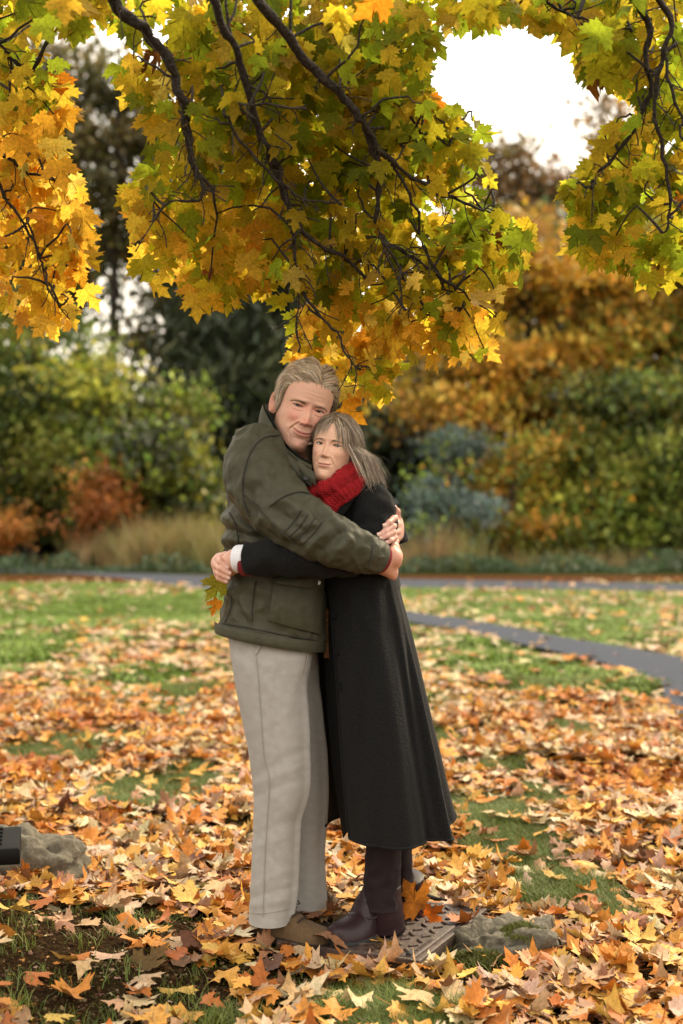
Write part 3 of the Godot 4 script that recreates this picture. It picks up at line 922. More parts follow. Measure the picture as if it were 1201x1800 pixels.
	for q in [[915, 290, [[915, 330, 34, 50], [905, 265, 16, 40], [940, 290, 20, 30], [925, 410, 60, 50]], "thin hazy russet tree top standing against the white sky"], [965, 330, [[962, 330, 22, 45], [975, 400, 50, 40]], "shorter hazy russet tree top in the white sky gap"], [1080, 190, [[1070, 240, 50, 60], [1085, 330, 80, 80], [1040, 300, 30, 40]], "russet tree top behind the right cluster of maple leaves"], [850, 330, [[850, 420, 60, 60], [830, 330, 40, 50]], "russet tree top behind the middle cluster of maple leaves"]]:
		bg_tree("russet_tree", q[3], "tree", q[0], 54, 0.2, q[1], q[2], 2000, 0.22, [lin(0.24, 0.14, 0.04), lin(0.18, 0.10, 0.03), lin(0.2, 0.15, 0.05)], false, "russet trees against the sky")
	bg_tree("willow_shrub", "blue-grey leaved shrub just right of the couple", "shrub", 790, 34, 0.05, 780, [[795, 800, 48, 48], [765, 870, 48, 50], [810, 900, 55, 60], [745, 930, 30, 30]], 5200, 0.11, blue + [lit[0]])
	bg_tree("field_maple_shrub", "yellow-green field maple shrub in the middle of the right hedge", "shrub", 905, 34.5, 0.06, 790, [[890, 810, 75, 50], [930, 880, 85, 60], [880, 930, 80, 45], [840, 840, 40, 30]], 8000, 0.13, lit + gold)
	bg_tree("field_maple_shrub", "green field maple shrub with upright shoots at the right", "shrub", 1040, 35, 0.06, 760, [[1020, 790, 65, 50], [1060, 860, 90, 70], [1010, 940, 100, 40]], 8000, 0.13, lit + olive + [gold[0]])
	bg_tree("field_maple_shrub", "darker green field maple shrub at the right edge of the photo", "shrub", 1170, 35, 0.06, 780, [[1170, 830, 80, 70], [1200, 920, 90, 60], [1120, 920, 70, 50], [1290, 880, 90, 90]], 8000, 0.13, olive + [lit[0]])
	for q in [[-190, 600, "olive hawthorn beyond the left edge of the photo"], [1380, 560, "olive hawthorn beyond the right edge of the photo"]]:
		bg_tree("hawthorn", q[2], "tree", q[0], 36, 0.16, 700, [[q[0], 650, 130, 100], [q[0] - 40, 820, 150, 130], [q[0] + 60, 880, 110, 90]], 7000, 0.17, olive)
	# tall dry grass, and nettles at the foot of the wood
	var dry := tuft(7, 1.0, 0.022, 0.10, 0.6)
	var where := []; var cols := PackedColorArray()
	for c in 260:
		var x := clampf(300 + rng.randfn() * 75, 60, 440) if c < 170 else rnd(705, 840) if c < 215 else rnd(830, 1260)
		var cc := P(x, 900, EYE.z - rnd(31.5, 34.5))
		var tall := rnd(0.5, 1.9) if c < 215 else rnd(0.25, 0.8)
		var hue := lin(0.34, 0.21, 0.10).lerp(lin(0.26, 0.24, 0.08), rng.randf())
		for i in 9:
			where.append(Transform3D(Basis.from_euler(Vector3(rnd(-0.35, 0.35), rnd(0, TAU), rnd(-0.35, 0.35))).scaled(Vector3(1, 1, 1) * tall * rnd(0.6, 1.1)), Vector3(cc.x + rng.randfn() * 0.16, -0.02, cc.z + rng.randfn() * 0.2)))
			cols.append(jitter(hue, 0.3))
	tag(many("dry_grass", dry, M.grass, where, cols), "tall dry straw-coloured grass along the foot of the wood", "grass")
	where = []; cols = PackedColorArray()
	for i in 9000:
		var x := rnd(-250, 1500)
		var q := P(x, 900, EYE.z - rnd(30.3, 33.5))
		where.append(Transform3D(Basis.from_euler(Vector3(rnd(-1.2, 1.2), rnd(0, TAU), 0)).scaled(Vector3.ONE * rnd(0.08, 0.16)), Vector3(q.x, rnd(0.02, 0.45) * clampf(0.5 + 0.7 * noise.get_noise_1d(q.x * 0.9), 0.08, 1.0), q.z)))
		cols.append(jitter(lin(0.06, 0.095, 0.04), 0.35))
	tag(many("nettles", bg_leaf, M.crown, where, cols), "low blue-green nettles between the verge and the wood", "ground cover")

# ------------------------------------------------------------------ the maple that hangs over the couple
const LIMBS := [ # each: list of [px, py, z], start radius, end radius
	[[[-40, -420, 1.15], [90, -150, 0.95], [195, -5, 0.75], [255, 55, 0.65], [295, 100, 0.6], [312, 150, 0.55], [330, 205, 0.5], [335, 260, 0.45], [350, 310, 0.4], [375, 335, 0.35]], 0.034, 0.006],
	[[[312, 150, 0.55], [322, 220, 0.5], [345, 300, 0.45], [355, 345, 0.4], [300, 360, 0.4], [262, 390, 0.38]], 0.010, 0.004],
	[[[120, -420, 1.0], [300, -160, 0.8], [390, 35, 0.6], [425, 115, 0.5], [455, 220, 0.4], [480, 290, 0.32], [510, 370, 0.25], [545, 425, 0.2], [600, 450, 0.15], [645, 492, 0.1]], 0.024, 0.005],
	[[[455, 220, 0.4], [475, 270, 0.36], [505, 330, 0.3], [520, 440, 0.22], [522, 520, 0.18], [525, 620, 0.12]], 0.010, 0.004],
	[[[510, 370, 0.25], [522, 470, 0.2], [545, 530, 0.15], [595, 590, 0.1], [620, 640, 0.08], [640, 650, 0.06]], 0.009, 0.003],
	[[[395, 205, 0.45], [440, 265, 0.4], [475, 305, 0.35], [540, 350, 0.3], [600, 360, 0.25]], 0.009, 0.003],
	[[[260, -420, 1.0], [420, -60, 0.75], [520, 80, 0.55], [600, 165, 0.45], [635, 205, 0.4], [660, 260, 0.32], [668, 310, 0.28], [665, 400, 0.2], [700, 440, 0.15], [745, 465, 0.1], [800, 505, 0.05]], 0.026, 0.005],
	[[[635, 205, 0.4], [690, 285, 0.3], [760, 330, 0.2], [830, 365, 0.12], [868, 362, 0.08]], 0.013, 0.004],
	[[[660, 260, 0.32], [715, 330, 0.25], [745, 420, 0.15], [765, 480, 0.08], [800, 510, 0.04]], 0.010, 0.003],
	[[[665, 400, 0.2], [702, 470, 0.14], [740, 540, 0.05], [785, 565, 0.0]], 0.008, 0.003],
	[[[665, 400, 0.2], [700, 500, 0.16], [712, 545, 0.14]], 0.006, 0.003],
	[[[690, 285, 0.3], [730, 240, 0.26], [790, 255, 0.22]], 0.006, 0.003],
	[[[420, 180, 0.5], [460, 185, 0.5], [540, 192, 0.48]], 0.007, 0.004],
	[[[860, -420, 0.9], [1010, -120, 0.7], [1130, 20, 0.45], [1138, 100, 0.4], [1140, 170, 0.36], [1110, 240, 0.3], [1060, 300, 0.26], [1045, 330, 0.24]], 0.022, 0.004],
	[[[1010, -120, 0.7], [1165, 10, 0.5], [1168, 90, 0.45], [1150, 180, 0.4], [1165, 270, 0.34], [1175, 360, 0.28], [1165, 410, 0.25]], 0.016, 0.004],
	[[[1168, 90, 0.45], [1185, 170, 0.42], [1215, 260, 0.36], [1230, 360, 0.3]], 0.009, 0.004],
	[[[860, -160, 0.6], [930, -20, 0.5], [990, 20, 0.45], [1060, 45, 0.42], [1110, 55, 0.4]], 0.010, 0.004],
	[[[-420, -120, 0.5], [-150, 0, 0.35], [-30, 60, 0.25], [25, 110, 0.2], [65, 130, 0.15]], 0.018, 0.004],
	[[[-420, 120, 0.3], [-160, 230, 0.1], [-20, 265, -0.05], [50, 305, -0.1], [110, 325, -0.15]], 0.018, 0.004],
	[[[-20, 265, -0.05], [5, 340, -0.1], [60, 425, -0.15], [80, 500, -0.2], [105, 540, -0.2]], 0.010, 0.003],
	[[[-150, 0, 0.35], [-20, 60, 0.28], [20, 120, 0.22], [10, 190, 0.18]], 0.009, 0.003]]
const EDGE := [[0, 535], [40, 560], [70, 590], [110, 560], [150, 600], [172, 585], [178, 400], [185, 330], [215, 330], [225, 430], [245, 520], [290, 470], [330, 520], [410, 525], [440, 480], [480, 545], [500, 640], [540, 640], [585, 690], [620, 700], [660, 740], [690, 670], [720, 640], [780, 630], [850, 630], [885, 570], [900, 480], [940, 430], [958, 370], [965, 300], [985, 330], [1000, 430], [1050, 440], [1110, 470], [1160, 490], [1260, 480]]
const HOLES := [[[768, 48], [850, 55], [880, 42], [960, 40], [1010, 130], [1050, 160], [1100, 150], [1075, 190], [1030, 250], [1020, 290], [985, 310], [960, 345], [955, 385], [905, 360], [868, 300], [868, 235], [835, 185], [765, 160], [775, 100]],
	[[75, 30], [120, 60], [185, 110], [235, 180], [245, 260], [215, 330], [185, 340], [150, 300], [120, 280], [135, 200], [125, 120], [80, 70]], [[262, 20], [300, 30], [300, 65], [272, 70]], [[165, 300], [190, 300], [195, 620], [172, 620]], [[140, 30], [230, 60], [225, 90], [160, 70]]]

func bark_limb(q: Array, parent: Node3D) -> PackedVector3Array:
	var pts := []
	for e in q[0]: pts.append(P(e[0], e[1], e[2] + 0.12))
	var c := curve(pts, pts.size() * 5)
	for i in range(1, c.size() - 1): c[i] += Vector3(nz(c[i], 14, 14, 14), nz(c[i], 14, 14, 19), nz(c[i], 17, 14, 14)) * 0.010
	var g := Geo.new()
	tube(g, c, [q[1] * 0.50, lerpf(q[1], q[2], 0.5) * 0.60, q[2] * 0.75], 9, 1.0, Color.WHITE, func(p, _f, _a): return q[1] * (0.16 * nz(p, 55, 55, 55) + 0.10 * nz(p, 130, 130, 130)))
	var sp := Geo.new()
	for i in range(3, c.size() - 2, 2):
		for k in (2 if rng.randf() < 0.35 else 1):
			var t := (c[i + 1] - c[i - 1]).normalized()
			var d := (t.cross(Vector3(rnd(-1, 1), rnd(-1, 1), rnd(-1, 1)).normalized()) + t * rnd(0.1, 0.9) - Vector3(0, 0.25, 0)).normalized()
			var L := rnd(0.02, 0.10)
			var b := c[i] + d * L * 0.5 + Vector3(rnd(-1, 1), rnd(-1, 1), rnd(-1, 1)) * 0.006
			var e := b + (d + Vector3(rnd(-0.5, 0.5), rnd(-0.6, 0.2), rnd(-0.5, 0.5))).normalized() * L * 0.6
			tube(sp, curve([c[i], b, e], 5), [0.0022, 0.0016, 0.0018], 5)
			if rng.randf() < 0.4: tube(sp, curve([b, b.lerp(e, 0.5) + Vector3(rnd(-1, 1), rnd(-1, 1), rnd(-1, 1)) * 0.012, b + (d + Vector3(rnd(-1, 1), rnd(-1, 1), rnd(-1, 1))).normalized() * L * 0.5], 4), [0.0015, 0.0012, 0.0014], 4)
	var br := obj("branch", g, M.bark, parent)
	obj("spurs", sp, M.bark, br, "stuff", false)
	return c

func canopy_edge(px: float) -> float:
	for i in EDGE.size() - 1:
		if px <= EDGE[i + 1][0]:
			return lerpf(EDGE[i][1], EDGE[i + 1][1], clampf(inverse_lerp(EDGE[i][0], EDGE[i + 1][0], px), 0, 1))
	return 480.0

func in_canopy(px: float, py: float) -> bool:
	if py > canopy_edge(px) + 16: return false
	for h in HOLES:
		var poly := PackedVector2Array()
		for q in h: poly.append(Vector2(q[0], q[1]))
		if Geometry2D.is_point_in_polygon(Vector2(px, py), poly): return false
	return true

func overhanging_maple() -> void:
	var root := Vector3(-2.7, 0, -0.7)
	var tree := thing("maple_tree", "maple with yellow-green leaves hanging over the couple from above", "tree", root)
	var g := Geo.new()
	var crotch := root + Vector3(0.25, 3.2, 0.3)
	tube(g, curve([root - Vector3(0, 0.2, 0), root + Vector3(0.05, 1.4, 0), crotch, crotch + Vector3(0.3, 1.5, 0.3), crotch + Vector3(0.4, 3.0, 0.5)], 30), [0.30, 0.22, 0.19, 0.15, 0.08], 18, 1.0, Color.WHITE, func(p, _f, _a): return 0.03 * nz(p, 9, 2.5, 9))
	obj("trunk", g, M.bark, tree)
	var lines: Array[PackedVector3Array] = []
	for q in LIMBS: lines.append(bark_limb(q, tree))
	for i in [0, 2, 6, 13, 17, 18]:                    # the limbs that carry them, above and beside the frame
		var to: Vector3 = lines[i][0]
		var fr := crotch + Vector3(0.1, clampf(to.y - crotch.y - 0.3, -0.6, 1.2), 0)
		var gg := Geo.new()
		tube(gg, curve([fr, fr.lerp(to, 0.5) + Vector3(0, 0.25, 0.1), to], 14), [LIMBS[i][1] * 1.8, LIMBS[i][1] * 1.1, LIMBS[i][1] * 0.50], 10)
		obj("limb", gg, M.bark, tree)
	# leaves: sampled through the crown's depth; groups of them share a twig from the nearest branch
	var green := lin(0.38, 0.44, 0.03); var olive := lin(0.56, 0.48, 0.03); var yellow := lin(0.82, 0.54, 0.055); var amber := lin(0.86, 0.44, 0.045); var orange := lin(0.80, 0.27, 0.02)
	var pal := [green, lin(0.22, 0.26, 0.018), olive, lin(0.68, 0.48, 0.035), yellow, lin(0.86, 0.62, 0.13), amber, orange, lin(0.24, 0.09, 0.02), lin(0.90, 0.50, 0.06)]
	var items := []
	var twigs := []
	var tries := 0
	var shared := {}
	var flat_lines: Array[PackedVector3Array] = []
	for l in lines:
		var fl := PackedVector3Array()
		for q in l: fl.append(Vector3(pix(q).x, pix(q).y, q.z))
		flat_lines.append(fl)
	while items.size() < 3200 and tries < 16000:
		tries += 1
		var px := rnd(-30, 1235); var py := rnd(-60, 720)
		if py > 300 and rng.randf() < 0.12: continue
		if not in_canopy(px, py + 15): continue
		var near := clampf(1.0 - py / 620.0, 0, 1)
		var z := lerpf(-0.12, 0.30, near) + rng.randfn(0, 0.20)
		if px < 180 and py > 200: z -= 0.25
		z = clampf(z, -0.9, 0.95)
		if py > 560 and px > 470 and px < 650: z = rnd(-0.45, -0.10)
		var c := P(px, py, z)
		var best := Vector3.ZERO; var bd := 1e9
		for l in lines:
			for i in range(0, l.size(), 2):
				var dd := l[i].distance_squared_to(c)
				if dd < bd: bd = dd; best = l[i]
		var fd := 1e9; var fz := 0.0
		for l in flat_lines:
			for i in range(0, l.size(), 2):
				var dd2: float = Vector2(l[i].x - px, l[i].y - py).length_squared()
				if dd2 < fd: fd = dd2; fz = l[i].z
		if fd < 4900 and c.z > fz - 0.08 and rng.randf() < 0.88: c = P(px, py, fz - rnd(0.06, 0.26))
		var before := items.size()
		var nl := 3 + rng.randi() % 3
		for k in nl:
			var off := Vector3(rng.randfn() * 0.07, rng.randfn() * 0.06, rng.randfn() * 0.08)
			var q := c + off
			var qx := 600.5 + q.x * FPX / (EYE.z - q.z); var qy := 900 - (q.y - EYE.y) * FPX / (EYE.z - q.z)
			if not in_canopy(qx, qy + 18) or not in_canopy(qx - 15, qy) or not in_canopy(qx + 15, qy) or not in_canopy(qx, qy - 14): continue
			if qx > 475 and qx < 600 and qy > 585 and q.z > -0.14: continue
			if qx > 582 and qx < 675 and qy > 690 and q.z > -0.25: continue
			var down := Vector3(rng.randfn() * 0.55, -1.0, rng.randfn() * 0.45).normalized()
			var face := Vector3(rng.randfn() * 0.75, rng.randfn() * 0.4 + 0.15, 1.0)
			if rng.randf() < 0.35: face = Vector3(rng.randfn(), rnd(-0.2, 0.9), rng.randfn())
			face = (face - down * face.dot(down)).normalized()
			if rng.randf() < 0.4: face = -face
			var b := Basis(down.cross(face), down, face)
			var size := rnd(0.045, 0.086)
			# colour by place in the crown
			var w := rng.randf()
			var ci := 2
			if qx < 180 and qy > 190: ci = [6, 4, 6, 9, 5, 4, 9, 3][rng.randi() % 8]
			elif qx < 260 and qy < 190: ci = [0, 2, 1, 3, 4][rng.randi() % 5]
			elif qx > 950: ci = [2, 0, 3, 1, 2, 4][rng.randi() % 6]
			elif qy > 520: ci = [4, 3, 5, 9, 0, 4, 9, 2, 6][rng.randi() % 9]
			elif qx < 480 and qy > 330: ci = [4, 2, 9, 3, 0, 4][rng.randi() % 6]
			else: ci = [2, 3, 0, 4, 3, 2, 0, 5, 1, 0][rng.randi() % 10]
			if w < 0.012: ci = 8
			if w > 0.995: ci = 7
			var t := Transform3D(b.scaled(Vector3.ONE * size), q)
			var seen: float = size / (EYE.z - q.z) * (0.4 + absf(face.z)) * (1.0 + 0.8 * (q.z + 0.6)) if qx > 0 and qx < 1200 and qy > 0 else 0.0
			items.append([seen, t, rng.randi() % near_leaf.size(), ci])
			if bd < 0.10 and items.size() == before + 2 and shared.get(best, 0) < 2:
				twigs.append([best, q]); shared[best] = shared.get(best, 0) + 1
	items.sort_custom(func(a, b): return a[0] > b[0])
	var mats := leaf_mats(M.leaf, pal)
	var sets := []
	for m in near_leaf: sets.append([[], PackedColorArray()])
	for i in items.size():
		var s: Array = items[i]
		if i < 290:
			var o := obj("leaf", near_leaf[s[2]], mats[s[3]], tree, "", false)
			o.transform = Transform3D(s[1].basis, s[1].origin - root)
		else: sets[s[2]][0].append(s[1]); sets[s[2]][1].append(jitter(pal[s[3]], 0.2))
	for k in sets.size(): many("foliage", near_leaf[k], M.leaf, sets[k][0], sets[k][1], tree)
	var tw := Geo.new()
	for i in twigs.size():
		var a: Vector3 = twigs[i][0]; var b: Vector3 = twigs[i][1]
		if i % 2 and a.distance_to(b) > 0.2: continue
		var c := curve([a, a.lerp(b, 0.45) + Vector3(rnd(-0.05, 0.05), rnd(-0.02, 0.07), rnd(-0.05, 0.05)), b], 7)
		for k in range(1, 6): c[k] += Vector3(rnd(-1, 1), rnd(-1, 1), rnd(-1, 1)) * 0.006
		tube(tw, c, [0.0045, 0.0032, 0.002], 5)
	obj("twigs", tw, M.bark, tree, "stuff")

# ------------------------------------------------------------------ people
const HEAD := [ # height, half width, front, back, squareness
	[-0.235, 0.066, 0.010, 0.086, 2.0], [-0.19, 0.058, 0.020, 0.076, 2.0], [-0.15, 0.055, 0.028, 0.072, 2.0], [-0.130, 0.053, 0.040, 0.071, 2.0], [-0.1235, 0.050, 0.060, 0.071, 2.0], [-0.118, 0.046, 0.076, 0.072, 2.1], [-0.108, 0.049, 0.0855, 0.074, 2.15], [-0.090, 0.0560, 0.0875, 0.079, 2.25], [-0.070, 0.0625, 0.0895, 0.085, 2.3],
	[-0.045, 0.0670, 0.0915, 0.092, 2.35], [-0.020, 0.0700, 0.0915, 0.098, 2.4], [0.0, 0.0720, 0.0895, 0.102, 2.4], [0.020, 0.0735, 0.0935, 0.104, 2.35], [0.045, 0.0745, 0.0925, 0.103, 2.25], [0.070, 0.071, 0.083, 0.096, 2.15], [0.092, 0.060, 0.063, 0.078, 2.0], [0.108, 0.042, 0.041, 0.052, 2.0], [0.116, 0.022, 0.021, 0.027, 2.0], [0.118, 0.0, 0.0, 0.0, 2.0]]

func gs(x: float, y: float, x0: float, y0: float, sx: float, sy: float) -> float:
	var a := (x - x0) / sx; var b := (y - y0) / sy
	return exp(-a * a - b * b)

func seg_d(x: float, y: float, a: Vector2, b: Vector2) -> float:
	var p := Vector2(x, y)
	var ab := b - a
	return p.distance_to(a + ab * clampf((p - a).dot(ab) / ab.length_squared(), 0, 1))

func groove(x: float, y: float, a: Vector2, b: Vector2, w: float) -> float:
	var d := seg_d(x, y, a, b) / w
	return exp(-d * d)

func face(x: float, y: float, f: Dictionary) -> float:    # how far the skin stands out, in mm, at that place of the face (mm; eyes at 0)
	var ax := absf(x)
	var z := 0.0
	# nose
	var ny := clampf((8.0 - y) / 46.0, 0, 1)
	var w: float = lerpf(6.0, 9.0, ny) * f.nose
	var cut: float = 1.0 / (1.0 + exp(-(y + 44.5) / 1.6))
	z += (3.0 + 17.5 * pow(ny, 1.15)) * exp(-pow(ax / w, 2) * 0.9) * cut * smoothstep(17, 2, y)
	z += 4.0 * gs(x, y, 0, -37, 8.0, 7.0) * cut
	z += 7.5 * f.nose * gs(ax, y, 12.5 * f.nose, -40, 5.5, 5.5) * (1.0 / (1.0 + exp(-(y + 46) / 1.2)))
	z -= 3.0 * gs(ax, y, 6.0, -46.5, 3.2, 2.0)
	# sockets, brows, cheeks
	z -= 7.0 * gs(ax, y, 28, -1, 15, 10)
	z -= 3.5 * gs(ax, y, 14, 3, 7, 9)
	z += f.brow * gs(ax, y, 27, 16, 17, 6)
	z += 3.0 * gs(ax, y, 42, -26, 15, 14)
	z += f.smile * 4.0 * gs(ax, y, 33, -31, 13, 11)
	z -= f.gaunt * 3.5 * gs(ax, y, 45, -62, 12, 20)
	# eyes: lids round an almond opening
	var ex := ax - 30.5
	var ap: float = f.open * maxf(0.0, 1.0 - pow(ex / 14.0, 2))
	var yc: float = f.slant * ex * 0.10 + 0.4
	var up := y - (yc + ap * 0.9); var lo := y - (yc - ap * 0.75)
	if absf(ex) < 17:
		var ew := 1.0 - pow(ex / 17.0, 4)
		z += ew * (3.2 * exp(-pow((up - 2.6) / 2.6, 2)) + 2.2 * exp(-pow((lo + 2.6) / 2.6, 2)))
		z -= ew * 1.7 * exp(-pow((up - 6.4) / 1.1, 2))
		z += ew * f.bag * exp(-pow((lo + 7.5) / 3.0, 2)) - ew * f.bag * 0.8 * exp(-pow((lo + 12.0) / 1.5, 2))
		z += ew * f.hood * exp(-pow((up - 5.0) / 3.2, 2)) * (0.6 + 0.4 * smoothstep(-5, 10, ex))
	if absf(ex) < 14.0 and up < 0 and lo > 0: z -= 4.5 * minf(1.0, minf(-up, lo) / 0.7)
	# mouth
	var my: float = -69.0 + f.smile * f.curl * x * x
	var dy := y - my
	var mw: float = f.mouth
	var inm := smoothstep(mw + 3, mw - 6, ax)
	z += inm * (2.4 * exp(-pow((dy - 4.0) / 3.4, 2)) + 3.0 * exp(-pow((dy + 5.0) / 3.8, 2)))
	z -= smoothstep(mw + 3, mw - 2, ax) * 3.0 * exp(-pow(dy / 1.25, 2))
	z -= 1.5 * gs(ax, y, mw + 2, my, 4, 5)
	z += 3.5 * gs(x, y, 0, -69, 26, 17)
	z -= 1.2 * gs(x, y, 0, -56, 3.0, 6)
	z -= 3.2 * gs(x, y, 0, -84, 16, 4.5)
	z += f.chin * gs(x, y, 0, -103, 15, 11)
	# lines
	z -= f.fold * groove(ax, y, Vector2(17, -41), Vector2(29 + 3 * f.smile, -62), 2.4) + f.fold * 0.7 * groove(ax, y, Vector2(29 + 3 * f.smile, -62), Vector2(31 + 2 * f.smile, -78), 2.2)
	z += f.fold * 0.9 * groove(ax, y, Vector2(24, -42), Vector2(35 + 3 * f.smile, -62), 4.5)
	z -= f.lines * (groove(ax, y, Vector2(47, 0), Vector2(57, 5), 1.0) + groove(ax, y, Vector2(47, -4), Vector2(58, -6), 1.0) + groove(ax, y, Vector2(46, -8), Vector2(56, -15), 1.0)) * 1.3
	z -= f.lines * 0.5 * groove(x, y, Vector2(-3, 10), Vector2(-2, 24), 1.2)
	z -= f.lines * 0.7 * (groove(x, y, Vector2(-30, 46), Vector2(30, 45), 1.4) + groove(x, y, Vector2(-26, 36), Vector2(26, 35), 1.3)) * 0.6
	z -= f.lines * 0.8 * groove(ax, y, Vector2(42, -38), Vector2(46, -66), 1.6) * f.smile
	z -= f.lines * 1.0 * groove(ax, y, Vector2(30, -80), Vector2(26, -94), 1.8)
	return z

func head(g: Geo, f: Dictionary, tr: Transform3D) -> void:
	var rows := 150; var cols := 168
	var p := PackedVector3Array(); var cc := PackedColorArray()
	for r in rows:
		var t := float(r) / (rows - 1)
		# more rows over the face
		var y := 0.0
		if t < 0.12: y = lerpf(-0.235, -0.128, t / 0.12)
		elif t < 0.90: y = lerpf(-0.128, 0.055, (t - 0.12) / 0.78)
		else: y = lerpf(0.055, 0.118, sin((t - 0.90) / 0.10 * PI / 2))
		var e := tab(HEAD, y)
		for k in cols:
			var s := float(k) / cols * 2 - 1
			var a := (s * 0.5 + signf(s) * 0.5 * pow(absf(s), 2.6)) * PI          # 0 is the front; finer there
			var sa := sin(a); var ca := cos(a)
			var q: float = 2.0 / (e[3] if ca > 0 else 2.0)
			var x: float = signf(sa) * pow(absf(sa), q) * maxf(e[0], 0) * f.wide * (1.0 - f.jaw * smoothstep(-0.04, -0.10, y) * smoothstep(-0.20, -0.125, y))
			var dep: float = e[1] if ca > 0 else e[2]
			var z: float = signf(ca) * pow(absf(ca), q) * dep
			var col: Color = f.skin
			if y > -0.127:
				var m := smoothstep(-0.02, 0.035, z) * smoothstep(0.0, 0.35, ca)
				if m > 0:
					var X := x * 1000; var Y := y * 1000; var ax := absf(X)
					var dz := face(X, Y, f)
					z += dz * 0.001 * m
					# what the skin itself is tinted like
					var red := 0.55 * gs(ax, Y, 36, -30, 15, 15) + 0.6 * gs(X, Y, 0, -36, 12, 12) + 0.35 * gs(X, Y, 0, 0, 50, 10) + 0.25 * gs(X, Y, 0, -104, 14, 10)
					col = col.lerp(f.blush, clampf(red * m * f.flush, 0, 1))
					var my: float = -69.0 + f.smile * f.curl * X * X
					var dy := Y - my
					var lips: float = smoothstep(f.mouth + 1, f.mouth - 3, ax) * smoothstep(9.0 - ax * 0.18, 6.0 - ax * 0.18, dy) * smoothstep(-10.5 + ax * 0.2, -7.5 + ax * 0.2, dy)
					col = col.lerp(f.lip, clampf(lips, 0, 1) * 0.85)
					if f.beard > 0:
						var bd := smoothstep(-50, -64, Y + ax * 0.15) * (1 - lips)
						col = col.lerp(f.stubble, clampf(bd, 0, 1) * f.beard)
					var bl := noise.get_noise_2d(X * 0.12, Y * 0.12 + 50) * 0.5 + noise.get_noise_2d(X * 0.4, Y * 0.4) * 0.35 + noise.get_noise_2d(X * 1.3, Y * 1.3) * 0.35
					col = (col * (1.0 + 0.09 * bl)).lerp(f.blush, clampf(0.22 * bl * f.flush, 0, 1) * m)
					z += 0.00022 * noise.get_noise_2d(X * 0.9 + 30, Y * 0.9) * m
			if y > -0.06 and in_scalp(Vector3(x, y, z), f): col = f.root
			p.append(tr * Vector3(x, y, z)); cc.append(col)
	g.grid(p, rows, cols, true, cc)
	for sgn in [-1.0, 1.0]:                                   # ears
		var ep := PackedVector3Array(); var ec := PackedColorArray()
		for i in 12:
			for k in 22:
				var a := TAU * k / 22
				var rr := i / 11.0
				var er := Vector2(cos(a) * 0.017 * (1.0 + 0.22 * sin(a)), sin(a) * 0.032)
				var q := er * rr
				var rim := 0.0075 * exp(-pow((rr - 0.84) / 0.15, 2)) - 0.004 * exp(-pow((rr - 0.45) / 0.22, 2)) + 0.003 * exp(-pow((rr - 0.55 - 0.1 * sin(a)) / 0.10, 2)) * (1.0 if cos(a) < 0.2 else 0.4)
				if rr > 0.93: rim -= 0.006 * (rr - 0.93) / 0.07
				var w: Vector3 = Vector3(sgn * (0.0735 * f.wide + f.ear + rim), q.y - 0.012, -0.012 + q.x) 
				w.x += sgn * (-(q.x) * 0.42)
				ep.append(tr * w); ec.append((f.skin as Color).lerp(f.blush, 0.45))
		var eg := Geo.new(); eg.grid(ep, 12, 22, true, ec, 1)
		if (eg.n[5 * 22]).dot(tr.basis * Vector3(sgn, 0, 0)) < 0: eg = Geo.new(); eg.grid(ep, 12, 22, true, ec, -1)
		g.tri_soup(eg.v, eg.n, eg.ix, Color.WHITE)
		for i in ec.size(): g.c[g.c.size() - ec.size() + i] = ec[i]

func in_scalp(q: Vector3, f: Dictionary) -> bool:
	var h := tab(f.hairline, -q.z)
	return q.y > h[0] + 0.004 * noise.get_noise_2d(q.x * 180, q.z * 180)

func eyes(parent: Node3D, f: Dictionary, tr: Transform3D, look: Vector3) -> void:
	for sgn in [-1.0, 1.0]:
		var g := Geo.new()
		var p := PackedVector3Array(); var cc := PackedColorArray()
		var c := Vector3(sgn * 0.0305, 0.0004, f.eye_z)
		var b := Basis.looking_at(-(look + Vector3(-sgn * 0.03, 0, 0)).normalized(), Vector3.UP)
		for i in 22:
			var t := PI * 0.62 * pow(i / 21.0, 0.8)
			for k in 24:
				var a := TAU * k / 24
				var d := Vector3(sin(t) * cos(a), sin(t) * sin(a), cos(t))
				p.append(tr * (c + b * d * 0.0122))
				var ang := rad_to_deg(t)
				cc.append(lin(0.004, 0.004, 0.005) if ang < 12 else f.iris if ang < 26 else lin(0.03, 0.03, 0.03) if ang < 29 else lin(0.50, 0.45, 0.42))
		g.grid(p, 22, 24, true, cc, 1)
		if (g.v[8 * 24] - tr * c).dot(g.n[8 * 24]) < 0: g = Geo.new(); g.grid(p, 22, 24, true, cc, -1)
		obj("eye", g, M.eye, parent)

func strand(g: Geo, pts: PackedVector3Array, outs: PackedVector3Array, w: float, col: Color) -> void:
	var n := pts.size()
	var base := g.v.size()
	for i in n:
		var t := (pts[mini(i + 1, n - 1)] - pts[maxi(i - 1, 0)]).normalized()
		var s := t.cross(outs[i]).normalized()
		var f := float(i) / (n - 1)
		var ww := w * (0.55 + 0.45 * minf(1, f * 4)) * (1.0 - pow(f, 4) * 0.85)
		var nn := s.cross(t).normalized()
		if nn.dot(outs[i]) < 0: nn = -nn
		g.v.append(pts[i] - s * ww); g.v.append(pts[i] + s * ww)
		g.n.append((nn - s * 0.5).normalized()); g.n.append((nn + s * 0.5).normalized())
		g.uv.append(Vector2(0, f)); g.uv.append(Vector2(1, f))
		g.c.append(col); g.c.append(col)
	for i in n - 1:
		var a := base + i * 2
		g.ix.append_array([a, a + 2, a + 1, a + 1, a + 2, a + 3])

const SKULL_C := Vector3(0, 0.024, -0.006)
func skull_r(f: Dictionary) -> Vector3: return Vector3(0.0765 * f.wide, 0.0945, 0.1005)

